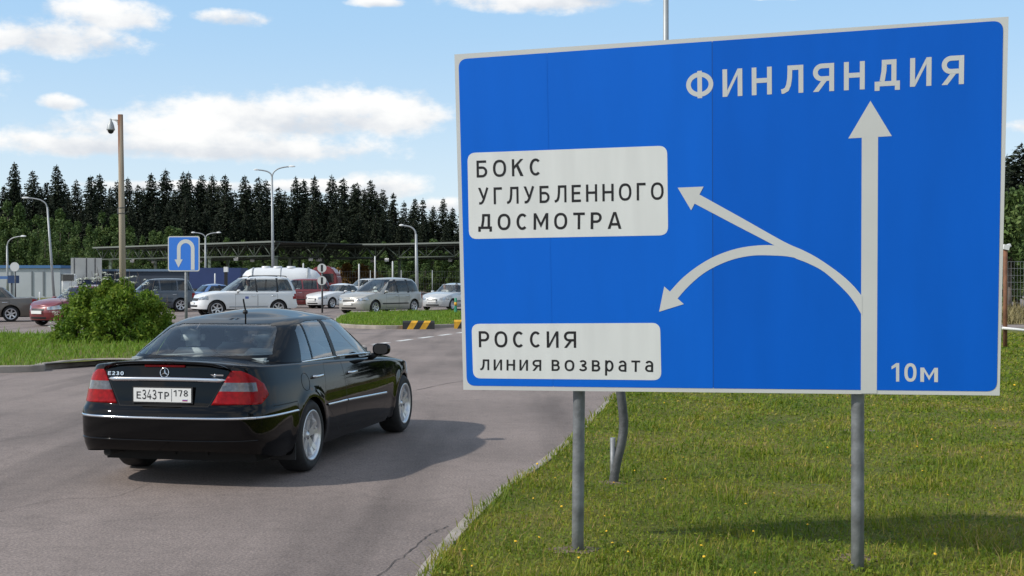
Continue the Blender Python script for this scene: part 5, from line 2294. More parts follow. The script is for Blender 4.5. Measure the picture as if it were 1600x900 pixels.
def hero():
    sp = HERO
    root, hit = make_car('black_saloon', 'black four-door saloon with its red taillights towards us on the near road', 'car', sp)
    # number plate with raised black characters
    p, xp = plate_on(root, hit, .747, False, sp)
    bm = bmesh.new()
    bx(bm, (xp + .010, 0, .747), (.010, .545, .135))
    obj('plate_frame', bm, M['plastic'], root)
    bm = bmesh.new()

    def word(txt, y0, y1, z0, z1, T, gap):
        lettering(bm, txt, lambda u, v, h: Vector((xp - .0008 - h, y0 + (y1 - y0) * u, z0 + (z1 - z0) * v)), T, gap)
    c = .747
    word('Е', .232, .192, c - .032, c + .026, .15, .2)
    word('343', .180, .052, c - .036, c + .042, .13, .18)
    word('ТР', .038, -.062, c - .032, c + .026, .15, .25)
    word('178', -.105, -.232, c - .008, c + .042, .14, .22)
    bx(bm, (xp - .0006, -.085, c), (.001, .003, .100))
    for f in bm.faces:
        if f.normal.x > 0:
            f.normal_flip()
    obj('lettering', bm, M['sign_black'], p)
    bm = bmesh.new()
    for k, z in enumerate((-.031, -.037, -.043)):
        bx(bm, (xp - .0008, -.205, c + z), (.001, .045, .006), mi=k)
    obj('flag_mark', bm, [M['plate'], mat('flag_blue', (.02, .06, .4), .5), mat('flag_red', (.5, .02, .02), .5)], p)
    # chrome handle bar over the plate
    bm = bmesh.new()
    rows = []
    for k in range(33):
        y = -.535 + 1.07 * k / 32
        z = .868 + .006 * (1 - (y / .55) ** 2)
        h, n = hit((-2, y, z), (1, 0, 0))
        e = min(1, (1 - abs(y) / .536) * 9 + .15)
        rows.append([bm.verts.new((h.x + dx * e + .004, y, z + dz * e)) for dx, dz in ((0, -.024), (-.020, -.019), (-.026, 0), (-.016, .017), (0, .021))])
    for i in range(32):
        for k in range(4):
            bm.faces.new((rows[i][k], rows[i + 1][k], rows[i + 1][k + 1], rows[i][k + 1])).smooth = True
    obj('trunk_handle', bm, M['chrome'], root)
    # emblem: ring with three rays
    h, n = hit((-2, 0, .925), (1, 0, 0))
    Mx = Matrix.Translation((h.x - .006, 0, .925)) @ Matrix.Rotation(R(-90 + 8), 4, 'Y')
    bm = bmesh.new()
    lathe(bm, [(.038 + .0042 * math.cos(t), .0045 * math.sin(t)) for t in [2 * math.pi * q / 8 for q in range(8)]], 32, Mx, closed=True)
    for k in range(3):
        a = 2 * math.pi * k / 3
        ca, sa = math.cos(a), math.sin(a)
        tip = Mx @ Vector((.037 * ca, .037 * sa, .001))
        l = Mx @ Vector((.008 * math.cos(a + 1.05), .008 * math.sin(a + 1.05), 0))
        r_ = Mx @ Vector((.008 * math.cos(a - 1.05), .008 * math.sin(a - 1.05), 0))
        m = Mx @ Vector((0, 0, .006))
        t0, l0, r0, m0 = (bm.verts.new(q) for q in (tip, l, r_, m))
        bm.faces.new((t0, l0, m0))
        bm.faces.new((t0, m0, r0))
    bmesh.ops.recalc_face_normals(bm, faces=bm.faces)
    obj('emblem', bm, M['chrome'], root)
    # chrome type letters left, small chrome word bar right
    bm = bmesh.new()
    h, n = hit((-2, .45, .915), (1, 0, 0))
    lettering(bm, 'Е230', lambda u, v, q: Vector((h.x - .014 - q + (.915 - .90 - .03 * v) * -.12, .525 - .145 * u, .898 + .030 * v)), .2, .2)
    for f in bm.faces:
        if f.normal.x > 0:
            f.normal_flip()
    obj('type_badge', bm, M['chrome'], root)
    h, n = hit((-2, -.46, .91), (1, 0, 0))
    bm = bmesh.new()
    bx(bm, (h.x - .002, -.405, .908), (.006, .055, .012))
    bx(bm, (h.x + .000, -.485, .908), (.006, .065, .012))
    lathe(bm, [(.001, .004), (.011, .004), (.012, 0)], 14, Matrix.Translation((h.x - .001, -.443, .908)) @ Matrix.Rotation(R(-90), 4, 'Y'))
    obj('word_badge', bm, M['chrome'], root)
    # lip along the trunk edge with the brake light under it
    bm = bmesh.new()
    rows = []
    for k in range(61):
        y = -.575 + 1.15 * k / 60
        a = abs(y)
        xe = .125 + .30 * max(0, a - .45) ** 2 * 2.2
        h, n = hit((xe + .02, y, 2), (0, 0, -1))
        if h is None:
            continue
        e = min(1, (.575 - a) * 9)
        z = h.z
        rows.append([bm.verts.new(q) for q in ((xe + .11, y, z + .001), (xe + .03, y, z + .010 * e), (xe - .035 * e, y, z + .021 * e), (xe - .052 * e, y, z + .017 * e), (xe - .044 * e, y, z + .004), (xe + .01, y, z - .022))])
    for i in range(len(rows) - 1):
        for k in range(5):
            bm.faces.new((rows[i][k], rows[i + 1][k], rows[i + 1][k + 1], rows[i][k + 1])).smooth = True
    bmesh.ops.recalc_face_normals(bm, faces=bm.faces)
    obj('trunk_lip', bm, M['paint_black'], root)
    bm = bmesh.new()
    h, n = hit((-2, 0, .975), (1, 0, 0))
    bx(bm, (h.x - .004, 0, .978), (.02, .36, .016))
    obj('brake_light', bm, M['red_lens'], root)
    # roof aerial
    bm = bmesh.new()
    tube(bm, [(1.70, 0, 1.36), (1.70, 0, 1.39)], [.03, .02], 10)
    tube(bm, smooth_line([(1.705, 0, 1.385), (1.68, 0, 1.435), (1.655, 0, 1.495)], 4), [.008] * 9, 8)
    obj('aerial', bm, M['plastic'], root)
    # chrome line under the side windows, black parcel shelf, exhaust, flaps
    for s in (1, -1):
        for a, b_ in ((1.14, 1.99), (2.01, 3.04)):
            bm = bmesh.new()
            zz, xr, xf, hw = zip(*sp['cabin'])
            y = float(pchip(zz, hw)(.955)) + .004
            pts = [(a + (b_ - a) * k / 10, s * (y - .012 * abs((a + (b_ - a) * k / 10) - 2.1)), .953 - (.006 if a < 2 else .028) * k / 10) for k in range(11)]
            tube(bm, pts, .010, 6)
            obj('window_trim', bm, M['chrome'], root)
    bm = bmesh.new()
    bx(bm, (.98, 0, .985), (.62, 1.30, .05))
    bmesh.ops.bevel(bm, geom=bm.edges[:], offset=.02, segments=2, affect='EDGES')
    obj('parcel_shelf', bm, mat('shelf_grey', (.34, .39, .40), .8), root)
    bm = bmesh.new()
    for y in (.30, .0):
        bx(bm, (.62, y - .12, .275), (.5, .28, .10))
    tube(bm, [(.14, .55, .265), (.5, .55, .265)], .032, 12)
    bx(bm, (1.1, 0, .30), (.10, 1.3, .10))
    obj('exhaust', bm, M['under'], root)
    for s in (1, -1):
        bm = bmesh.new()
        bx(bm, (.765, s * .775, .28), (.012, .24, .26))
        obj('mud_flap', bm, M['plastic'], root)
    # fuel door outline on the right rear wing
    bm = bmesh.new()
    pts = []
    for k in range(25):
        a = 2 * math.pi * k / 24
        h, n = hit((1.03 + .085 * math.cos(a), -3, .79 + .075 * math.sin(a)), (0, 1, 0))
        pts.append(h + Vector((0, -.0005, 0)))
    tube(bm, pts, .0022, 4, False)
    obj('fuel_door', bm, M['seam'], root)
    return root


def place(root, sp, p, heading, z=0.0):
    """put the car's ground centre at p, nose towards heading (radians from +X)"""
    root.rotation_euler = (0, 0, heading)
    c, s = math.cos(heading), math.sin(heading)
    h = sp['L'] / 2
    root.location = (p[0] - c * h, p[1] - s * h, z)


def lot_car(name, label, sp, xpx, ybase, off, paint, group='cars queueing on the lot', scale=1.0, front_plate=True):
    """off = degrees the nose is turned from pointing straight at us (clockwise seen from above = towards picture left)"""
    sp = dict(sp)
    sp['paint'] = paint
    sp.setdefault('mirror_mat', paint)
    root, hit = make_car(name, label, 'car', sp, group)
    plate_on(root, hit, sp.get('plate_z', .50), True, sp)
    plate_on(root, hit, sp.get('rear_plate_z', .75), False, sp)
    p = ground(xpx, ybase)
    a = math.atan2(-p.y, -p.x) - R(off)
    place(root, sp, p, a)
    return root, p, a


def simple_spec(L, W, H, hood_x, belt, hood_z, nose_z, trunk_x, trunk_z, roof_r, roof_f, rw=.31, wheelbase=2.65, front_oh=.85, **k):
    """family saloon / hatch / van proportions"""
    h = W / 2
    rear_oh = L - wheelbase - front_oh
    ze = H - .075
    base_r = k.pop('base_r', trunk_x)
    sp = dict(
        L=L, W=W, belt=belt, floor=k.pop('floor', .17), rw=rw, tw=.20, track=W - .25, wseg=24, spokes=6,
        plan=[(0, 0), (.02, h * .5), (.10, h * .80), (.28, h * .94), (.7, h * .99), (L * .5, h), (L - .9, h * .985), (L - .42, h * .88), (L - .16, h * .66), (L - .03, h * .33), (L, 0)],
        deck=[(0, trunk_z - .03), (.25, trunk_z), (max(base_r, .3) + .2, belt), (hood_x - .3, belt), (hood_x, hood_z + .02), ((hood_x + L) / 2, (hood_z + nose_z) / 2 + .035), (L - .15, nose_z), (L, nose_z - .06)],
        crown=[(0, .02), (hood_x - .2, .04), (hood_x + .3, .07), (L, .02)],
        bottom=[(0, .30), (.4, .22), (L - .5, .22), (L, .22)],
        ins_side=[(.15, .07), (.3, .02), (.5, 0), (.7, .005), (belt, .05), (belt + .2, .09)],
        ins_rear=[(.2, .10), (.32, .01), (.55, 0), (.60, .04), (.9, .07), (1.1, .09)],
        ins_front=[(.2, .08), (.35, .01), (.5, 0), (.62, .04), (.9, .20)],
        corner=.5, shoulder=.04, flare=.012,
        wheels=[(rear_oh, rw + .045), (rear_oh + wheelbase, rw + .045)],
        cabin=[(belt - .05, base_r - .04, hood_x + .08, h * .90), (belt + .08, base_r + (roof_r - base_r) * .22, hood_x - (hood_x - roof_f) * .25, h * .865), (belt + (ze - belt) * .65, base_r + (roof_r - base_r) * .64, hood_x - (hood_x - roof_f) * .70, h * .76), (ze, roof_r, roof_f, h * .64)],
        roof=[(roof_r, ze), (roof_r + .35, H - .015), ((roof_r + roof_f) / 2, H), (roof_f - .35, H - .02), (roof_f, ze)],
        seats=(base_r + .9, hood_x - 1.15), mirror=(hood_x - .52, belt + .03),
        rear_glass=[(-h * .72, belt + .07), (h * .72, belt + .07), (h * .56, ze - .03), (-h * .56, ze - .03)],
        front_glass=[(-h * .80, belt + .05), (h * .80, belt + .05), (h * .60, ze - .02), (-h * .60, ze - .02)],
        black_pillars=[],
        tail=[dict(rear=[(h * .58, trunk_z - .30), (h * .58, trunk_z - .06), (h * 1.1, trunk_z - .06), (h * 1.1, trunk_z - .30)], x=.32)],
        head=[dict(rear=[(h * .50, nose_z - .17), (h * .46, nose_z - .06), (h * 1.1, nose_z + .05), (h * 1.1, nose_z - .12)], x=L - .50)],
        strips=[('grille', 'f', [(-h * .36, nose_z - .155), (h * .36, nose_z - .155)], .055, M['plastic'], .008), ('air_intake', 'f', [(-h * .45, .30), (h * .45, .30)], .05, M['plastic'], .004),
                ('side_trim', 'y', [(rear_oh + rw + .15, .50), (rear_oh + wheelbase - rw - .15, .50)], .03, M['plastic'], .012)],
    )
    sp.update(k)
    return sp


def panes(belt, ze, segs):
    """quadrilateral side panes: (x0, x1, lean of the rear edge, lean of the front edge)"""
    return [[(a, belt + .05), (b, belt + .05), (b + lf, ze - .035), (a + lr, ze - .035)] for a, b, lr, lf in segs]


def doors(belt, segs):
    return [dict(ax='y', name='door', poly=[(a, .30), (b, .30), (b, belt - .06), (a, belt - .06)], handle=(a + .17, belt - .14)) for a, b in segs]


P_WHITE = mat('white_car_paint', (.68, .69, .69), .35, coat=.8)
P_SILVER = mat('silver_car_paint', (.40, .41, .40), .35, .35, .8)
P_GREY = mat('warm_grey_car_paint', (.40, .39, .36), .38, .35, .7)
P_PALE = mat('pale_silver_car_paint', (.52, .54, .55), .35, .3, .8)
P_RED = mat('red_car_paint', (.17, .014, .016), .35, .1, .8)
P_WINE = mat('wine_red_car_paint', (.22, .03, .032), .4, .2, .7)
P_BROWN = mat('taupe_car_paint', (.115, .10, .085), .42, .3, .5)
P_BLUE = mat('light_blue_car_paint', (.10, .20, .42), .35, .3, .8)
P_SLATE = mat('slate_car_paint', (.05, .065, .085), .4, .3, .7)


def person(loc, heading, label, scale=1.0):
    """seated figure: one skin-modifier body, hair on top"""
    V = [(0, 0, .10), (0, 0, .30), (0, 0, .52), (.01, 0, .62), (.03, 0, .70), (.045, 0, .80), (.045, 0, .87),
         (0, .19, .50), (.16, .25, .28), (.38, .20, .32), (0, -.19, .50), (.16, -.25, .28), (.38, -.20, .32),
         (.10, .10, .08), (.46, .13, .10), (.10, -.10, .08), (.46, -.13, .10)]
    E_ = [(0, 1), (1, 2), (2, 3), (3, 4), (4, 5), (5, 6), (2, 7), (7, 8), (8, 9), (2, 10), (10, 11), (11, 12), (0, 13), (13, 14), (0, 15), (15, 16)]
    rad = [.15, .15, .14, .055, .085, .10, .06, .075, .05, .04, .075, .05, .04, .09, .07, .09, .07]
    me = bpy.data.meshes.new('person')
    me.from_pydata([Vector(v) * scale for v in V], E_, [])
    o = bpy.data.objects.new('person', me)
    COL.objects.link(o)
    o.modifiers.new('skin', 'SKIN')
    for i, r_ in enumerate(rad):
        me.skin_vertices[0].data[i].radius = (r_ * scale, r_ * scale)
    me.skin_vertices[0].data[0].use_root = True
    sb = o.modifiers.new('smooth', 'SUBSURF')
    sb.levels = sb.render_levels = 2
    dg = bpy.context.evaluated_depsgraph_get()
    m2 = bpy.data.meshes.new_from_object(o.evaluated_get(dg))
    o.modifiers.clear()
    o.data = m2
    m2.materials.clear()
    m2.materials.append(M['shirt'])
    m2.materials.append(M['skin'])
    for p in m2.polygons:
        p.use_smooth = True
        if p.center.z > .60 * scale or (p.center.x > .28 and p.center.z > .2):
            p.material_index = 1
    o.location = loc
    o.rotation_euler = (0, 0, heading)
    tag(o, label, 'person')
    bm = bmesh.new()
    bmesh.ops.create_uvsphere(bm, u_segments=16, v_segments=10, radius=.105, matrix=Matrix.Translation((.025, 0, .845)))
    bmesh.ops.bisect_plane(bm, geom=bm.verts[:] + bm.edges[:] + bm.faces[:], plane_co=(.05, 0, .83), plane_no=Vector((.8, 0, -.6)), clear_outer=True)
    for v in bm.verts:
        v.co *= scale
    obj('hair', bm, M['hair'], o, smooth=True)
    return o


def seat_point(p, a, sp, dx, dy, z):
    """world point from car coordinates centred on the car"""
    c, s = math.cos(a), math.sin(a)
    return (p.x + c * dx - s * dy, p.y + s * dx + c * dy, z)


def build_cars():
    h = hero()
    place(h, HERO, HERO_POS, HERO_HEAD)
    h.scale = (1, .962, 1)
    # grey minivan
    van = simple_spec(4.80, 1.99, 1.76, 3.72, 1.02, 1.00, .80, .12, 1.02, .42, 2.55, rw=.335, wheelbase=2.95, front_oh=.92, base_r=.10)
    van['cabin'] = [(.97, .06, 3.80, .93), (1.10, .10, 3.62, .905), (1.40, .22, 3.10, .83), (1.66, .50, 2.56, .70)]
    van['roof'] = [(.50, 1.66), (.9, 1.735), (1.6, 1.76), (2.2, 1.735), (2.56, 1.66)]
    van['deck'] = [(0, 1.0), (.3, 1.02), (3.4, 1.0), (3.72, 1.0), (4.2, .93), (4.62, .80), (4.8, .70)]
    van['side_glass'] = [[(.42, 1.06), (1.28, 1.06), (1.30, 1.60), (.80, 1.60), (.50, 1.40)], [(1.33, 1.06), (2.12, 1.06), (2.14, 1.60), (1.35, 1.60)], [(2.20, 1.06), (3.10, 1.06), (2.52, 1.58), (2.20, 1.60)]]
    van['rear_glass'] = [(-.72, 1.08), (.72, 1.08), (.60, 1.60), (-.60, 1.60)]
    van['panels'] = doors(1.0, [(2.16, 3.10), (1.30, 2.13)])
    van['black_pillars'] = [(1.25, 1.40), (2.10, 2.22)]
    van['seats'] = (1.3, 2.5)
    root, p, a = lot_car('minivan', 'warm grey minivan with its driver leaning at the open window', van, 594, 489.5, 40, P_GREY)
    person(seat_point(p, a, van, .12, -.50 if False else .48, .66), a, 'driver in a pale shirt at the window of the grey minivan')
    # white off-roader
    suv = simple_spec(4.70, 1.82, 1.80, 3.42, 1.10, 1.08, .92, .10, 1.08, .36, 2.55, rw=.37, wheelbase=2.80, front_oh=.86, base_r=.06, floor=.30)
    suv['bottom'] = [(0, .42), (.4, .36), (4.2, .36), (4.7, .38)]
    suv['cabin'] = [(1.05, .03, 3.50, .84), (1.18, .06, 3.30, .82), (1.50, .20, 2.85, .75), (1.72, .40, 2.52, .66)]
    suv['roof'] = [(.40, 1.72), (.8, 1.78), (1.5, 1.80), (2.2, 1.775), (2.52, 1.72)]
    suv['side_glass'] = panes(1.10, 1.70, [(.30, 1.02, .22, .02), (1.10, 1.98, 0, .04), (2.06, 2.98, .02, -.42)])
    suv['panels'] = doors(1.08, [(2.02, 3.02), (1.08, 1.99)])
    suv['black_pillars'] = [(1.02, 1.12), (1.99, 2.08)]
    suv['ins_side'] = [(.3, .05), (.42, .01), (.6, 0), (.95, .01), (1.10, .05), (1.3, .09)]
    suv['plate_z'] = .62
    suv['rear_plate_z'] = .90
    suv['strips'] = [('grille', 'f', [(-.42, .78), (.42, .78)], .07, M['plastic'], .008), ('air_intake', 'f', [(-.5, .50), (.5, .50)], .06, M['plastic'], .004), ('fender_trim', 'y', [(1.55, .46), (3.3, .46)], .035, M['lamp_grey'], .012),
                     ('door_emblem', 'y', [(2.42, .86), (2.58, .86)], .07, mat('emblem_blue', (.10, .14, .40), .5), .003)]
    root, p, a = lot_car('off_roader', 'white off-road estate car with a small blue door emblem and roof rails', suv, 381, 494.5, 72, P_WHITE)
    for s in (1, -1):
        bm = bmesh.new()
        tube(bm, smooth_line([(.55, s * .60, 1.76), (.70, s * .60, 1.815), (1.5, s * .60, 1.83), (2.2, s * .60, 1.80), (2.35, s * .60, 1.745)], 4), .018, 8)
        obj('roof_rail', bm, M['plastic'], root)
    bm = bmesh.new()
    bx(bm, (-.02, 0, 1.0), (.18, .62, .62))
    person(seat_point(p, a, suv, -.08, .45, .78), a, 'driver in a pale shirt inside the white off-roader')
    bm.free()
    sed = simple_spec(4.55, 1.72, 1.43, 3.20, .92, .90, .70, .86, .94, 1.35, 2.42, wheelbase=2.62, front_oh=.86)
    sed['side_glass'] = panes(.92, 1.345, [(1.22, 1.92, .30, .02), (1.99, 2.86, .02, -.44)])
    sed['panels'] = doors(.90, [(1.96, 2.96), (1.12, 1.93)])
    sed['black_pillars'] = [(1.90, 2.02)]
    lot_car('white_saloon', 'white saloon car waiting between the red car and the grey minivan', sed, 528, 481, 41, P_WHITE)
    sil = simple_spec(4.45, 1.72, 1.46, 3.10, .93, .92, .72, .70, .95, 1.2, 2.35, wheelbase=2.62, front_oh=.86)
    sil['side_glass'] = panes(.93, 1.375, [(1.05, 1.86, .34, .02), (1.93, 2.78, .02, -.42)])
    sil['panels'] = doors(.91, [(1.90, 2.88), (1.02, 1.87)])
    root, p, a = lot_car('silver_saloon', 'pale silver car half hidden behind the left edge of the big sign', sil, 704, 484, 27, P_PALE)
    person(seat_point(p, a, sil, -.05, .36, .50), a, 'driver behind the windscreen of the pale silver car')
    person(seat_point(p, a, sil, -.05, -.36, .50), a, 'passenger behind the windscreen of the pale silver car')
    red = simple_spec(4.35, 1.78, 1.72, 3.25, 1.05, 1.03, .85, .10, 1.02, .40, 2.40, rw=.34, wheelbase=2.60, front_oh=.85, base_r=.08)
    red['side_glass'] = panes(1.05, 1.64, [(.36, 1.0, .24, .02), (1.08, 1.88, 0, .02), (1.95, 2.82, .02, -.40)])
    red['panels'] = doors(1.03, [(1.92, 2.90), (1.04, 1.88)])
    lot_car('red_estate_car', 'wine-red high-roofed car just behind the tail of the white off-roader', red, 462, 481, 78, P_WINE)
    lot_car('light_blue_saloon', 'light blue saloon glimpsed over the bonnet of the white off-roader', sed, 345, 484, 248, P_BLUE)
    lot_car('slate_estate_car', 'dark slate estate car behind the thin post of the small U-turn sign', red, 238, 487, 80, P_SLATE)
    hat = simple_spec(4.10, 1.70, 1.47, 3.05, .93, .92, .74, .14, .95, .55, 2.30, wheelbase=2.52, front_oh=.84, base_r=.12)
    hat['side_glass'] = panes(.93, 1.385, [(.62, 1.58, .18, .02), (1.65, 2.70, .02, -.42)])
    lot_car('red_hatchback', 'red hatchback with a white front plate coming out from behind the bush', hat, 128, 507, 48, P_RED)
    lot_car('taupe_saloon', 'taupe grey saloon cut off by the left edge of the picture', sed, -34, 502.5, 92, P_BROWN)
    # pale van far behind the white saloon
    lot_car('white_estate_car', 'small white vehicle roof showing between the white saloon and the grey minivan', red, 566, 468.5, 60, P_WHITE)


HERO_POS, HERO_HEAD = (-2.345, 12.33), R(78.5)
build_cars()
# ------------------------------------------------------------------ vegetation
def quads_np(C, A, B):
    """bent leaf-like diamonds: centre C, long half-axis A, cross half-axis B (n,3 each)"""
    n = len(C)
    V = np.stack([C - A, C + B - A * .15, C + A, C - B - A * .15], 1).reshape(-1, 3)
    F = (np.arange(n) * 4)[:, None] + np.arange(4)[None, :]
    return V, F


def unit(n):
    v = RNG.normal(size=(n, 3))
    return v / np.linalg.norm(v, axis=1)[:, None]


def trunk_bm(h, r0, r1, limbs=(), bend=.02):
    bm = bmesh.new()
    pts = [(bend * h * math.sin(2.1 * t) * .5, bend * h * math.sin(3.3 * t + 1) * .4, h * t) for t in np.linspace(0, 1, 7)]
    tube(bm, pts, [r0 + (r1 - r0) * t for t in np.linspace(0, 1, 7)], 7)
    for a, b, r_ in limbs:
        tube(bm, [a, (Vector(a) + Vector(b)) / 2 + Vector((0, 0, .05 * h)), b], [r_, r_ * .7, r_ * .3], 5)
    return bm


def spruce_mesh(h, r, base, seed, gappy):
    """needle sprays on drooping whorled boughs"""
    rs = np.random.default_rng(seed)
    C, A, B, T = [], [], [], []
    z = base * h
    wob, ph = rs.uniform(.05, .28), rs.uniform(0, 6)
    while z < h * .985:
        f = (z - base * h) / (h - base * h)
        prof = ((1 - f) ** .58 * (0.55 + .45 * min(1, f * 6)) + .02) * (1 + wob * math.sin(f * 9 + ph) * (1 - f))
        Rz = r * prof
        nb = int(rs.integers(5, 8)) if f < .9 else 4
        a0 = rs.uniform(0, 6.28)
        for k in range(nb):
            if rs.random() < gappy:
                continue
            a = a0 + 6.283 * k / nb + rs.normal(0, .22)
            ln = Rz * rs.uniform(.60, 1.18)
            droop = rs.uniform(.10, .48) * (1 - f * .9)
            d = np.array([math.cos(a), math.sin(a), 0])
            sd_ = np.array([-math.sin(a), math.cos(a), 0])
            m = max(2, int(ln / .19))
            for j in range(m):
                t = (j + .6) / m
                c = np.array([0, 0, z]) + d * ln * t + np.array([0, 0, -droop * ln * t * t + .12 * ln * t])
                for s in (-1, 1):
                    C.append(c + sd_ * s * .16 * (1.15 - t) + rs.normal(0, .05, 3))
                    A.append((d * .62 + sd_ * s * .55 + np.array([0, 0, rs.uniform(-.55, .08)])) * rs.uniform(.22, .40) * (.62 + .5 * (1 - f)))
                    B.append((np.array([0, 0, .5]) + rs.normal(0, .5, 3)) * .19 * (.6 + .5 * (1 - f)))
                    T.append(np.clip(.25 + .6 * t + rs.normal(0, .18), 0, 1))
        z += rs.uniform(.21, .36) * (h / 19) * (1.15 - .55 * f)
    # the leader
    for k in range(5):
        C.append(np.array([0, 0, h * (.975 + .006 * k)]))
        A.append(np.array([rs.normal(0, .05), rs.normal(0, .05), .22]))
        B.append(np.append(rs.normal(0, .05, 2), .02))
        T.append(.5)
    V, F = quads_np(np.array(C), np.array(A), np.array(B))
    return V, F, np.repeat(np.array(T), 4)


def crown_mesh(h, r, z0, n, leaf, seed, lobes=11, upright=1.0):
    """broad-leaved crown: leaves gathered in clumps, denser outside, with gaps"""
    rs = np.random.default_rng(seed)
    cs = []
    for k in range(lobes):
        f = rs.uniform(0, 1)
        rr = r * (math.sin(math.pi * min(1, .22 + .78 * f) ** .9) * .75 + .12)
        a = rs.uniform(0, 6.283)
        cs.append((rr * math.cos(a) * rs.uniform(.2, .8), rr * math.sin(a) * rs.uniform(.2, .8), z0 + (h - z0) * f * .9, r * rs.uniform(.26, .46)))
    cs.append((0, 0, h - r * .3, r * .30))
    cs = np.array(cs)
    i = rs.integers(0, len(cs), n)
    v = rs.normal(size=(n, 3))
    v /= np.linalg.norm(v, axis=1)[:, None]
    rad = rs.random(n) ** .45
    C = cs[i, :3] + v * (rad * cs[i, 3])[:, None] * np.array([1, 1, upright])
    C[:, 2] = np.maximum(C[:, 2], .04)
    o = v * .6 + rs.normal(0, .6, (n, 3)) + np.array([0, 0, -.2])
    o /= np.linalg.norm(o, axis=1)[:, None]
    p = np.cross(o, rs.normal(size=(n, 3)))
    p /= np.linalg.norm(p, axis=1)[:, None] + 1e-9
    s = leaf * rs.uniform(.6, 1.35, n)[:, None]
    V, F = quads_np(C, o * s, p * s * .55)
    rnd = np.clip(.42 + .22 * rs.normal(size=n) + .2 * np.sin(i * 2.4), 0, 1)
    return V, F, np.repeat(rnd, 4), cs


def tree(name, V, F, rnd, material, trunk, label, cat, group):
    r = empty(name, (0, 0, 0), 0, label, cat, group)
    mesh_np('crown', V, F, material, r, attr=rnd)
    obj('trunk', trunk, M['bark'], r)
    return r


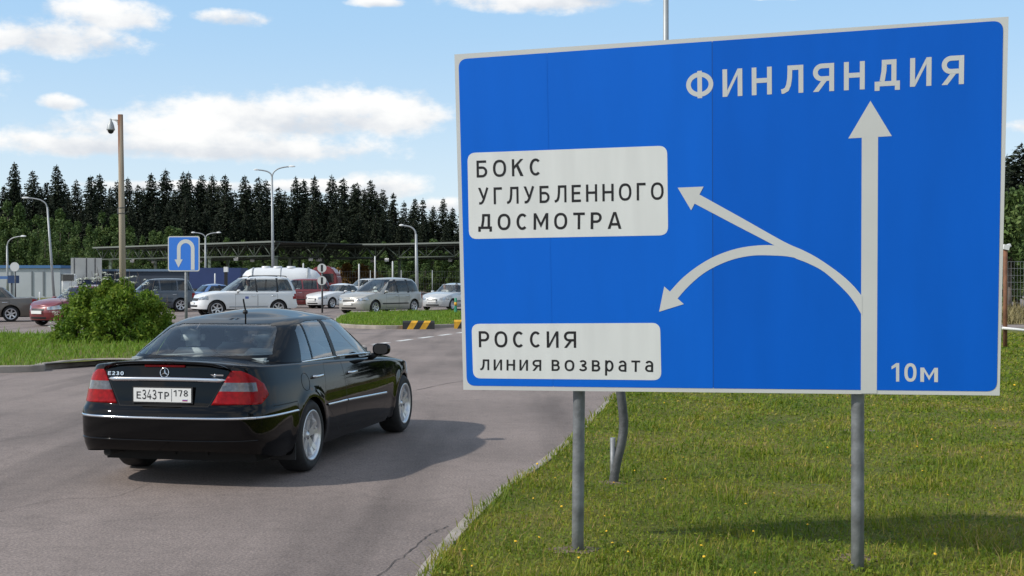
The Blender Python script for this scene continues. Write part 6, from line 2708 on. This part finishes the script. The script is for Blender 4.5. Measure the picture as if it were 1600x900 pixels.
def forest():
    used = {}
    protos = []
    for k in range(9):
        h = (19, 21, 18, 20, 17, 22, 19, 20, 18)[k]
        r = (3.0, 3.3, 2.5, 2.9, 2.3, 3.4, 2.2, 3.6, 2.8)[k]
        base = (.10, .20, .34, .12, .42, .15, .50, .10, .26)[k]
        V, F, T = spruce_mesh(h, r, base, 100 + k, (.05, .10, .22, .08, .28, .06, .34, .05, .15)[k])
        protos.append(dict(h=h, kind=k, root=None, data=(V, F, T)))
    LBL = {True: 'tall gappy spruce with bare lower trunk', False: 'tall dense dark spruce'}

    def put(k, x, y, h, rz, label, group):
        pr = protos[k]
        if pr['root'] is None:
            V, F, T = pr['data']
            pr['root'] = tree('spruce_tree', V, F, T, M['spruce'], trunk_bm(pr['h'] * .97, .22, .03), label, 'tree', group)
            o = pr['root']
        else:
            o = copy_tree(pr['root'])
        s = h / pr['h']
        o.scale = (s * random.uniform(.9, 1.12), s * random.uniform(.9, 1.12), s)
        o.location = (x, y, 0)
        o.rotation_euler = (random.uniform(-.015, .015), random.uniform(-.015, .015), rz)
        o['label'] = label
        o['group'] = group
        return o

    # the skyline, read off the photograph: (x, top row)
    sky = [(-60, 268), (-25, 280), (5, 290), (25, 254), (36, 300), (52, 266), (74, 284), (91, 258), (104, 286), (119, 280), (141, 274), (156, 272), (172, 292), (182, 282), (198, 276), (214, 288), (226, 292), (239, 271), (258, 263),
           (271, 296), (286, 268), (294, 268), (308, 282), (318, 272), (331, 272), (343, 290), (352, 273), (366, 298), (382, 274), (391, 290), (403, 276), (416, 280), (438, 292), (446, 298), (463, 275), (477, 281), (490, 274), (503, 300), (516, 273), (524, 300), (535, 278),
           (553, 287), (561, 285), (568, 295), (579, 281), (590, 300), (600, 294), (615, 300), (632, 314), (648, 310), (661, 310), (676, 322), (694, 309), (706, 324), (724, 318), (742, 308), (765, 322), (790, 300), (815, 310), (840, 296), (870, 304), (905, 296), (940, 290)]
    for i, (x, yt) in enumerate(sky):
        Z = random.uniform(190, 204)
        p = at(x, 436, Z)
        t = at(x, yt, Z)
        k = random.choice((2, 4, 6, 8, 1)) if (360 < x < 720 and random.random() < .6) else random.choice((0, 1, 3, 5, 7, 8, 2))
        lb = LBL[k in (2, 4, 6)] + (', left of the rusty camera pole' if x < 186 else ', between the rusty pole and the twin-armed lamp' if x < 420 else ', between the twin-armed lamp and the big sign' if x < 712 else ', hidden behind the big sign')
        put(k, p.x, p.y, t.z, random.uniform(0, 6.28), lb, 'spruces along the forest skyline' + (', gappy' if k in (2, 4, 6) else ', dense') + (' left' if x < 186 else ' middle' if x < 420 else ' right' if x < 712 else ' hidden'))
    ys = np.interp(np.arange(-120, 1000, 1), [s[0] for s in sky], [s[1] for s in sky])
    n = 0
    for row, (Z0, lift, step) in enumerate(((186, 26, 15), (210, 14, 13), (222, 20, 13), (236, 14, 15))):
        x = -100.0
        while x < 950:
            Z = Z0 + random.uniform(-5, 5)
            yt = float(np.interp(x, np.arange(-120, 1000, 1), ys)) + lift + random.uniform(2, 34)
            if yt < 372:
                p, t = at(x, 436, Z), at(x, yt, Z)
                k = random.choice((0, 1, 3, 5, 7, 8)) if row else random.choice((0, 3, 5, 7, 8, 1, 2))
                if n < 225:
                    put(k, p.x, p.y, t.z, random.uniform(0, 6.28), LBL[k in (2, 4, 6)] + ' filling the forest behind the skyline row', 'spruces filling the forest' + (', gappy' if k in (2, 4, 6) else ', dense'))
                    n += 1
            x += step * random.uniform(.75, 1.35)
    for x in range(980, 1545, 17):           # the wood runs on behind the big sign
        Z = random.uniform(160, 200)
        p, t = at(x, 436, Z), at(x, random.uniform(275, 325), Z)
        put(random.choice((0, 1, 3, 5, 7)), p.x, p.y, t.z, random.uniform(0, 6), 'spruce in the wood running on behind the big blue sign', 'spruces behind the big sign')
    # younger light green trees before the forest
    bro = []
    for k in range(6):
        V, F, T, cs = crown_mesh(9.0, (1.7, 2.0, 1.5, 2.2, 1.8, 1.6)[k], .4, 3400, .17, 300 + k, 18, 1.5)
        bro.append((V, F, T, cs))
    roots = {}

    def young(k, x, y, h, wide, label, group):
        if k not in roots:
            V, F, T, cs = bro[k]
            roots[k] = tree('young_tree', V, F, T, M['broadleaf'], trunk_bm(7.5, .11, .03, [((0, 0, 2.5 + .3 * q), tuple(cs[q][:3]), .05) for q in range(5)]), label, 'tree', group)
            o = roots[k]
        else:
            o = copy_tree(roots[k])
        s = h / 9.0
        o.scale = (s * wide, s * wide, s)
        o.location = (x, y, 0)
        o.rotation_euler.z = random.uniform(0, 6.28)
        o['label'] = label
        o['group'] = group
    n = 0
    for row, (Z0, drop, step) in enumerate(((176, 0, 15), (168, 18, 16), (160, 40, 19))):
        x = -70.0
        while x < 420:
            Z = Z0 + random.uniform(-3, 3)
            top = float(np.interp(x, [-70, 0, 60, 120, 200, 260, 320, 420], [312, 322, 328, 334, 346, 356, 368, 386])) + drop + random.uniform(-8, 22)
            if top < 408:
                p, t = at(x, 436, Z), at(x, top, Z)
                young(random.randrange(6), p.x, p.y, t.z, random.uniform(.8, 1.15), 'mid-green young leafy tree standing before the dark spruces at the left', 'young trees before the spruces at the left')
                n += 1
            x += step * random.uniform(.7, 1.35)
    x = 425.0
    while x < 960:
        Z = 176 + random.uniform(-4, 4)
        top = random.uniform(374, 400) if random.random() < .55 else random.uniform(392, 408)
        p, t = at(x, 436, Z), at(x, top, Z)
        young(random.randrange(6), p.x, p.y, t.z, random.uniform(.9, 1.6), 'low young tree showing over the canopy roof before the spruce trunks', 'low young trees over the canopy roof')
        x += random.uniform(9, 20)
    x = 300.0
    while x < 1560:
        Z = 160 + random.uniform(-5, 5)
        top = random.uniform(402, 420)
        p, t = at(x, 436, Z), at(x, top, Z)
        young(random.randrange(6), p.x, p.y, t.z, random.uniform(1.4, 2.4), 'spreading green shrub seen under the canopy roof', 'green shrubs under the canopy roof line')
        x += random.uniform(13, 24) if x < 900 else random.uniform(22, 40)
    # rust-coloured shrub under the canopy
    for xx, lb in ((541, 'rust-orange shrub under the canopy, left of the grey minivan roof'), (567, 'second rust-orange shrub under the canopy, above the grey minivan')):
        p, t = at(xx, 436, 148), at(xx, 412, 148)
        V, F, T, cs = crown_mesh(3.2, 2.3, .2, 3000, .16, 400 + xx, 12)
        o = tree('rust_shrub', V, F, T, M['orange_leaf'], trunk_bm(2.2, .06, .02), lb, 'shrub', None)
        o.location = (p.x, p.y, 0)
        o.scale = (1, 1, t.z / 3.2)
    # trees right of the sign
    for x, yt, Z, k, lb in ((1592, 224, 78, 1, 'tall dark spruce with an uneven tip at the right edge, beyond the mesh fence'), (1570, 242, 84, 2, 'gappy spruce just right of the sign border, beyond the mesh fence'), (1640, 205, 82, 5, 'spruce just past the right edge of the picture, beyond the mesh fence'), (1700, 215, 88, 0, 'outer spruce past the right edge of the picture')):
        p, t = at(x, 436, Z), at(x, yt, Z)
        o = put(k, p.x, p.y, t.z, 1.0, lb, None or 'spruces beyond the right fence')
        o.scale = (o.scale[0] * 1.7, o.scale[1] * 1.7, o.scale[2])
    for x, yt, Z, lb in ((1578, 296, 72, 'leafy green tree before the spruces at the right edge'), (1605, 285, 74, 'broad leafy tree cut by the right edge of the picture'), (1550, 300, 76, 'leafy tree behind the right border of the big sign'), (1650, 270, 76, 'leafy tree past the right edge of the picture')):
        p, t = at(x, 436, Z), at(x, yt, Z)
        V, F, T, cs = crown_mesh(t.z, 2.3, .3, 5200, .15, 500 + x, 20, 1.2)
        o = tree('leafy_tree', V, F, T, M['broadleaf'], trunk_bm(t.z * .8, .13, .03, [((0, 0, 1.2 + .3 * q), tuple(cs[q][:3]), .05) for q in range(6)]), lb, 'tree', 'leafy trees beyond the right fence')
        o.location = (p.x, p.y, 0)


def roadside_bush():
    b = ground(178, 533, .1)
    root = empty('bush', (b.x, b.y, .1), 0, 'big rounded green bush with a few white blossoms on the left traffic island', 'bush')
    rs = np.random.default_rng(5)
    hw, h = 102 / FPX * b.y, 106 / FPX * b.y
    # clump centres under a dome whose outline is lumpy
    cs = []
    while len(cs) < 210:
        u, v = rs.uniform(-1, 1), rs.uniform(-1, 1)
        if u * u + v * v > 1:
            continue
        rr = math.hypot(u, v)
        top = h * (1 - rr ** 3.6) * (.92 + .09 * math.sin(u * 7 + 1) * math.cos(v * 5))
        top *= 1 - .10 * max(0, -u) + .02 * u
        z = top * rs.uniform(.0, 1) ** .55
        cs.append((u * hw * .94, v * hw * .8, max(.06, z - .10), rs.uniform(.13, .27)))
    cs = np.array(cs)
    n = 42000
    i = rs.integers(0, len(cs), n)
    v = rs.normal(size=(n, 3))
    v /= np.linalg.norm(v, axis=1)[:, None]
    C = cs[i, :3] + v * (rs.random(n) ** .5 * cs[i, 3])[:, None]
    C[:, 2] = np.abs(C[:, 2])
    o = v * .5 + rs.normal(0, .5, (n, 3)) + np.array([0, 0, -.25])
    o /= np.linalg.norm(o, axis=1)[:, None]
    p = np.cross(o, rs.normal(size=(n, 3)))
    p /= np.linalg.norm(p, axis=1)[:, None] + 1e-9
    s = .042 * rs.uniform(.6, 1.4, n)[:, None]
    V, F = quads_np(C, o * s, p * s * .55)
    rnd = np.clip(.40 + .2 * rs.normal(size=n) + .18 * np.sin(i * 1.7) + .08 * C[:, 2], 0, 1)
    mesh_np('foliage', V, F, M['bush'], root, attr=np.repeat(rnd, 4))
    bm = bmesh.new()
    for k in range(46):
        e = cs[rs.integers(0, len(cs))][:3]
        tube(bm, [(e[0] * .15, e[1] * .15, -.05), (e[0] * .55, e[1] * .55, e[2] * .6), tuple(e)], [.02, .013, .006], 5)
    for k in range(26):                       # thin shoots above the outline
        u = rs.uniform(-.8, .8)
        x = u * hw
        z = h * (1 - abs(u) ** 3.6)
        tube(bm, [(x, rs.uniform(-.3, .3), z * .8), (x + rs.normal(0, .05), rs.uniform(-.3, .3), z + rs.uniform(.02, .20))], [.008, .004], 4)
    obj('stems', bm, M['bark'], root)
    # blossoms: flat heads of tiny white petals
    q = []
    for k in range(60):
        u = -abs(rs.normal(.45, .28)) if k < 42 else rs.uniform(-.3, .6)
        u = max(-.92, min(.9, u))
        x = u * hw
        z = h * (1 - abs(u) ** 3.6) * (1 - .10 * max(0, -u)) * rs.uniform(.90, 1.02)
        c = np.array([x, -hw * .62 * math.sqrt(max(0, 1 - u * u)) * rs.uniform(.2, .75), z])
        q.append(c + rs.normal(0, .03, (26, 3)) * np.array([1.2, 1.2, .35]))
    q = np.concatenate(q)
    m = len(q)
    a = rs.normal(0, 1, (m, 3)) * np.array([1, 1, .3])
    a /= np.linalg.norm(a, axis=1)[:, None]
    b_ = np.cross(a, np.array([0, 0, 1.0]) + rs.normal(0, .3, (m, 3)))
    V, F = quads_np(q, a * .013, b_ * .012)
    mesh_np('blossoms', V, F, M['white_petal'], root)


forest()
roadside_bush()
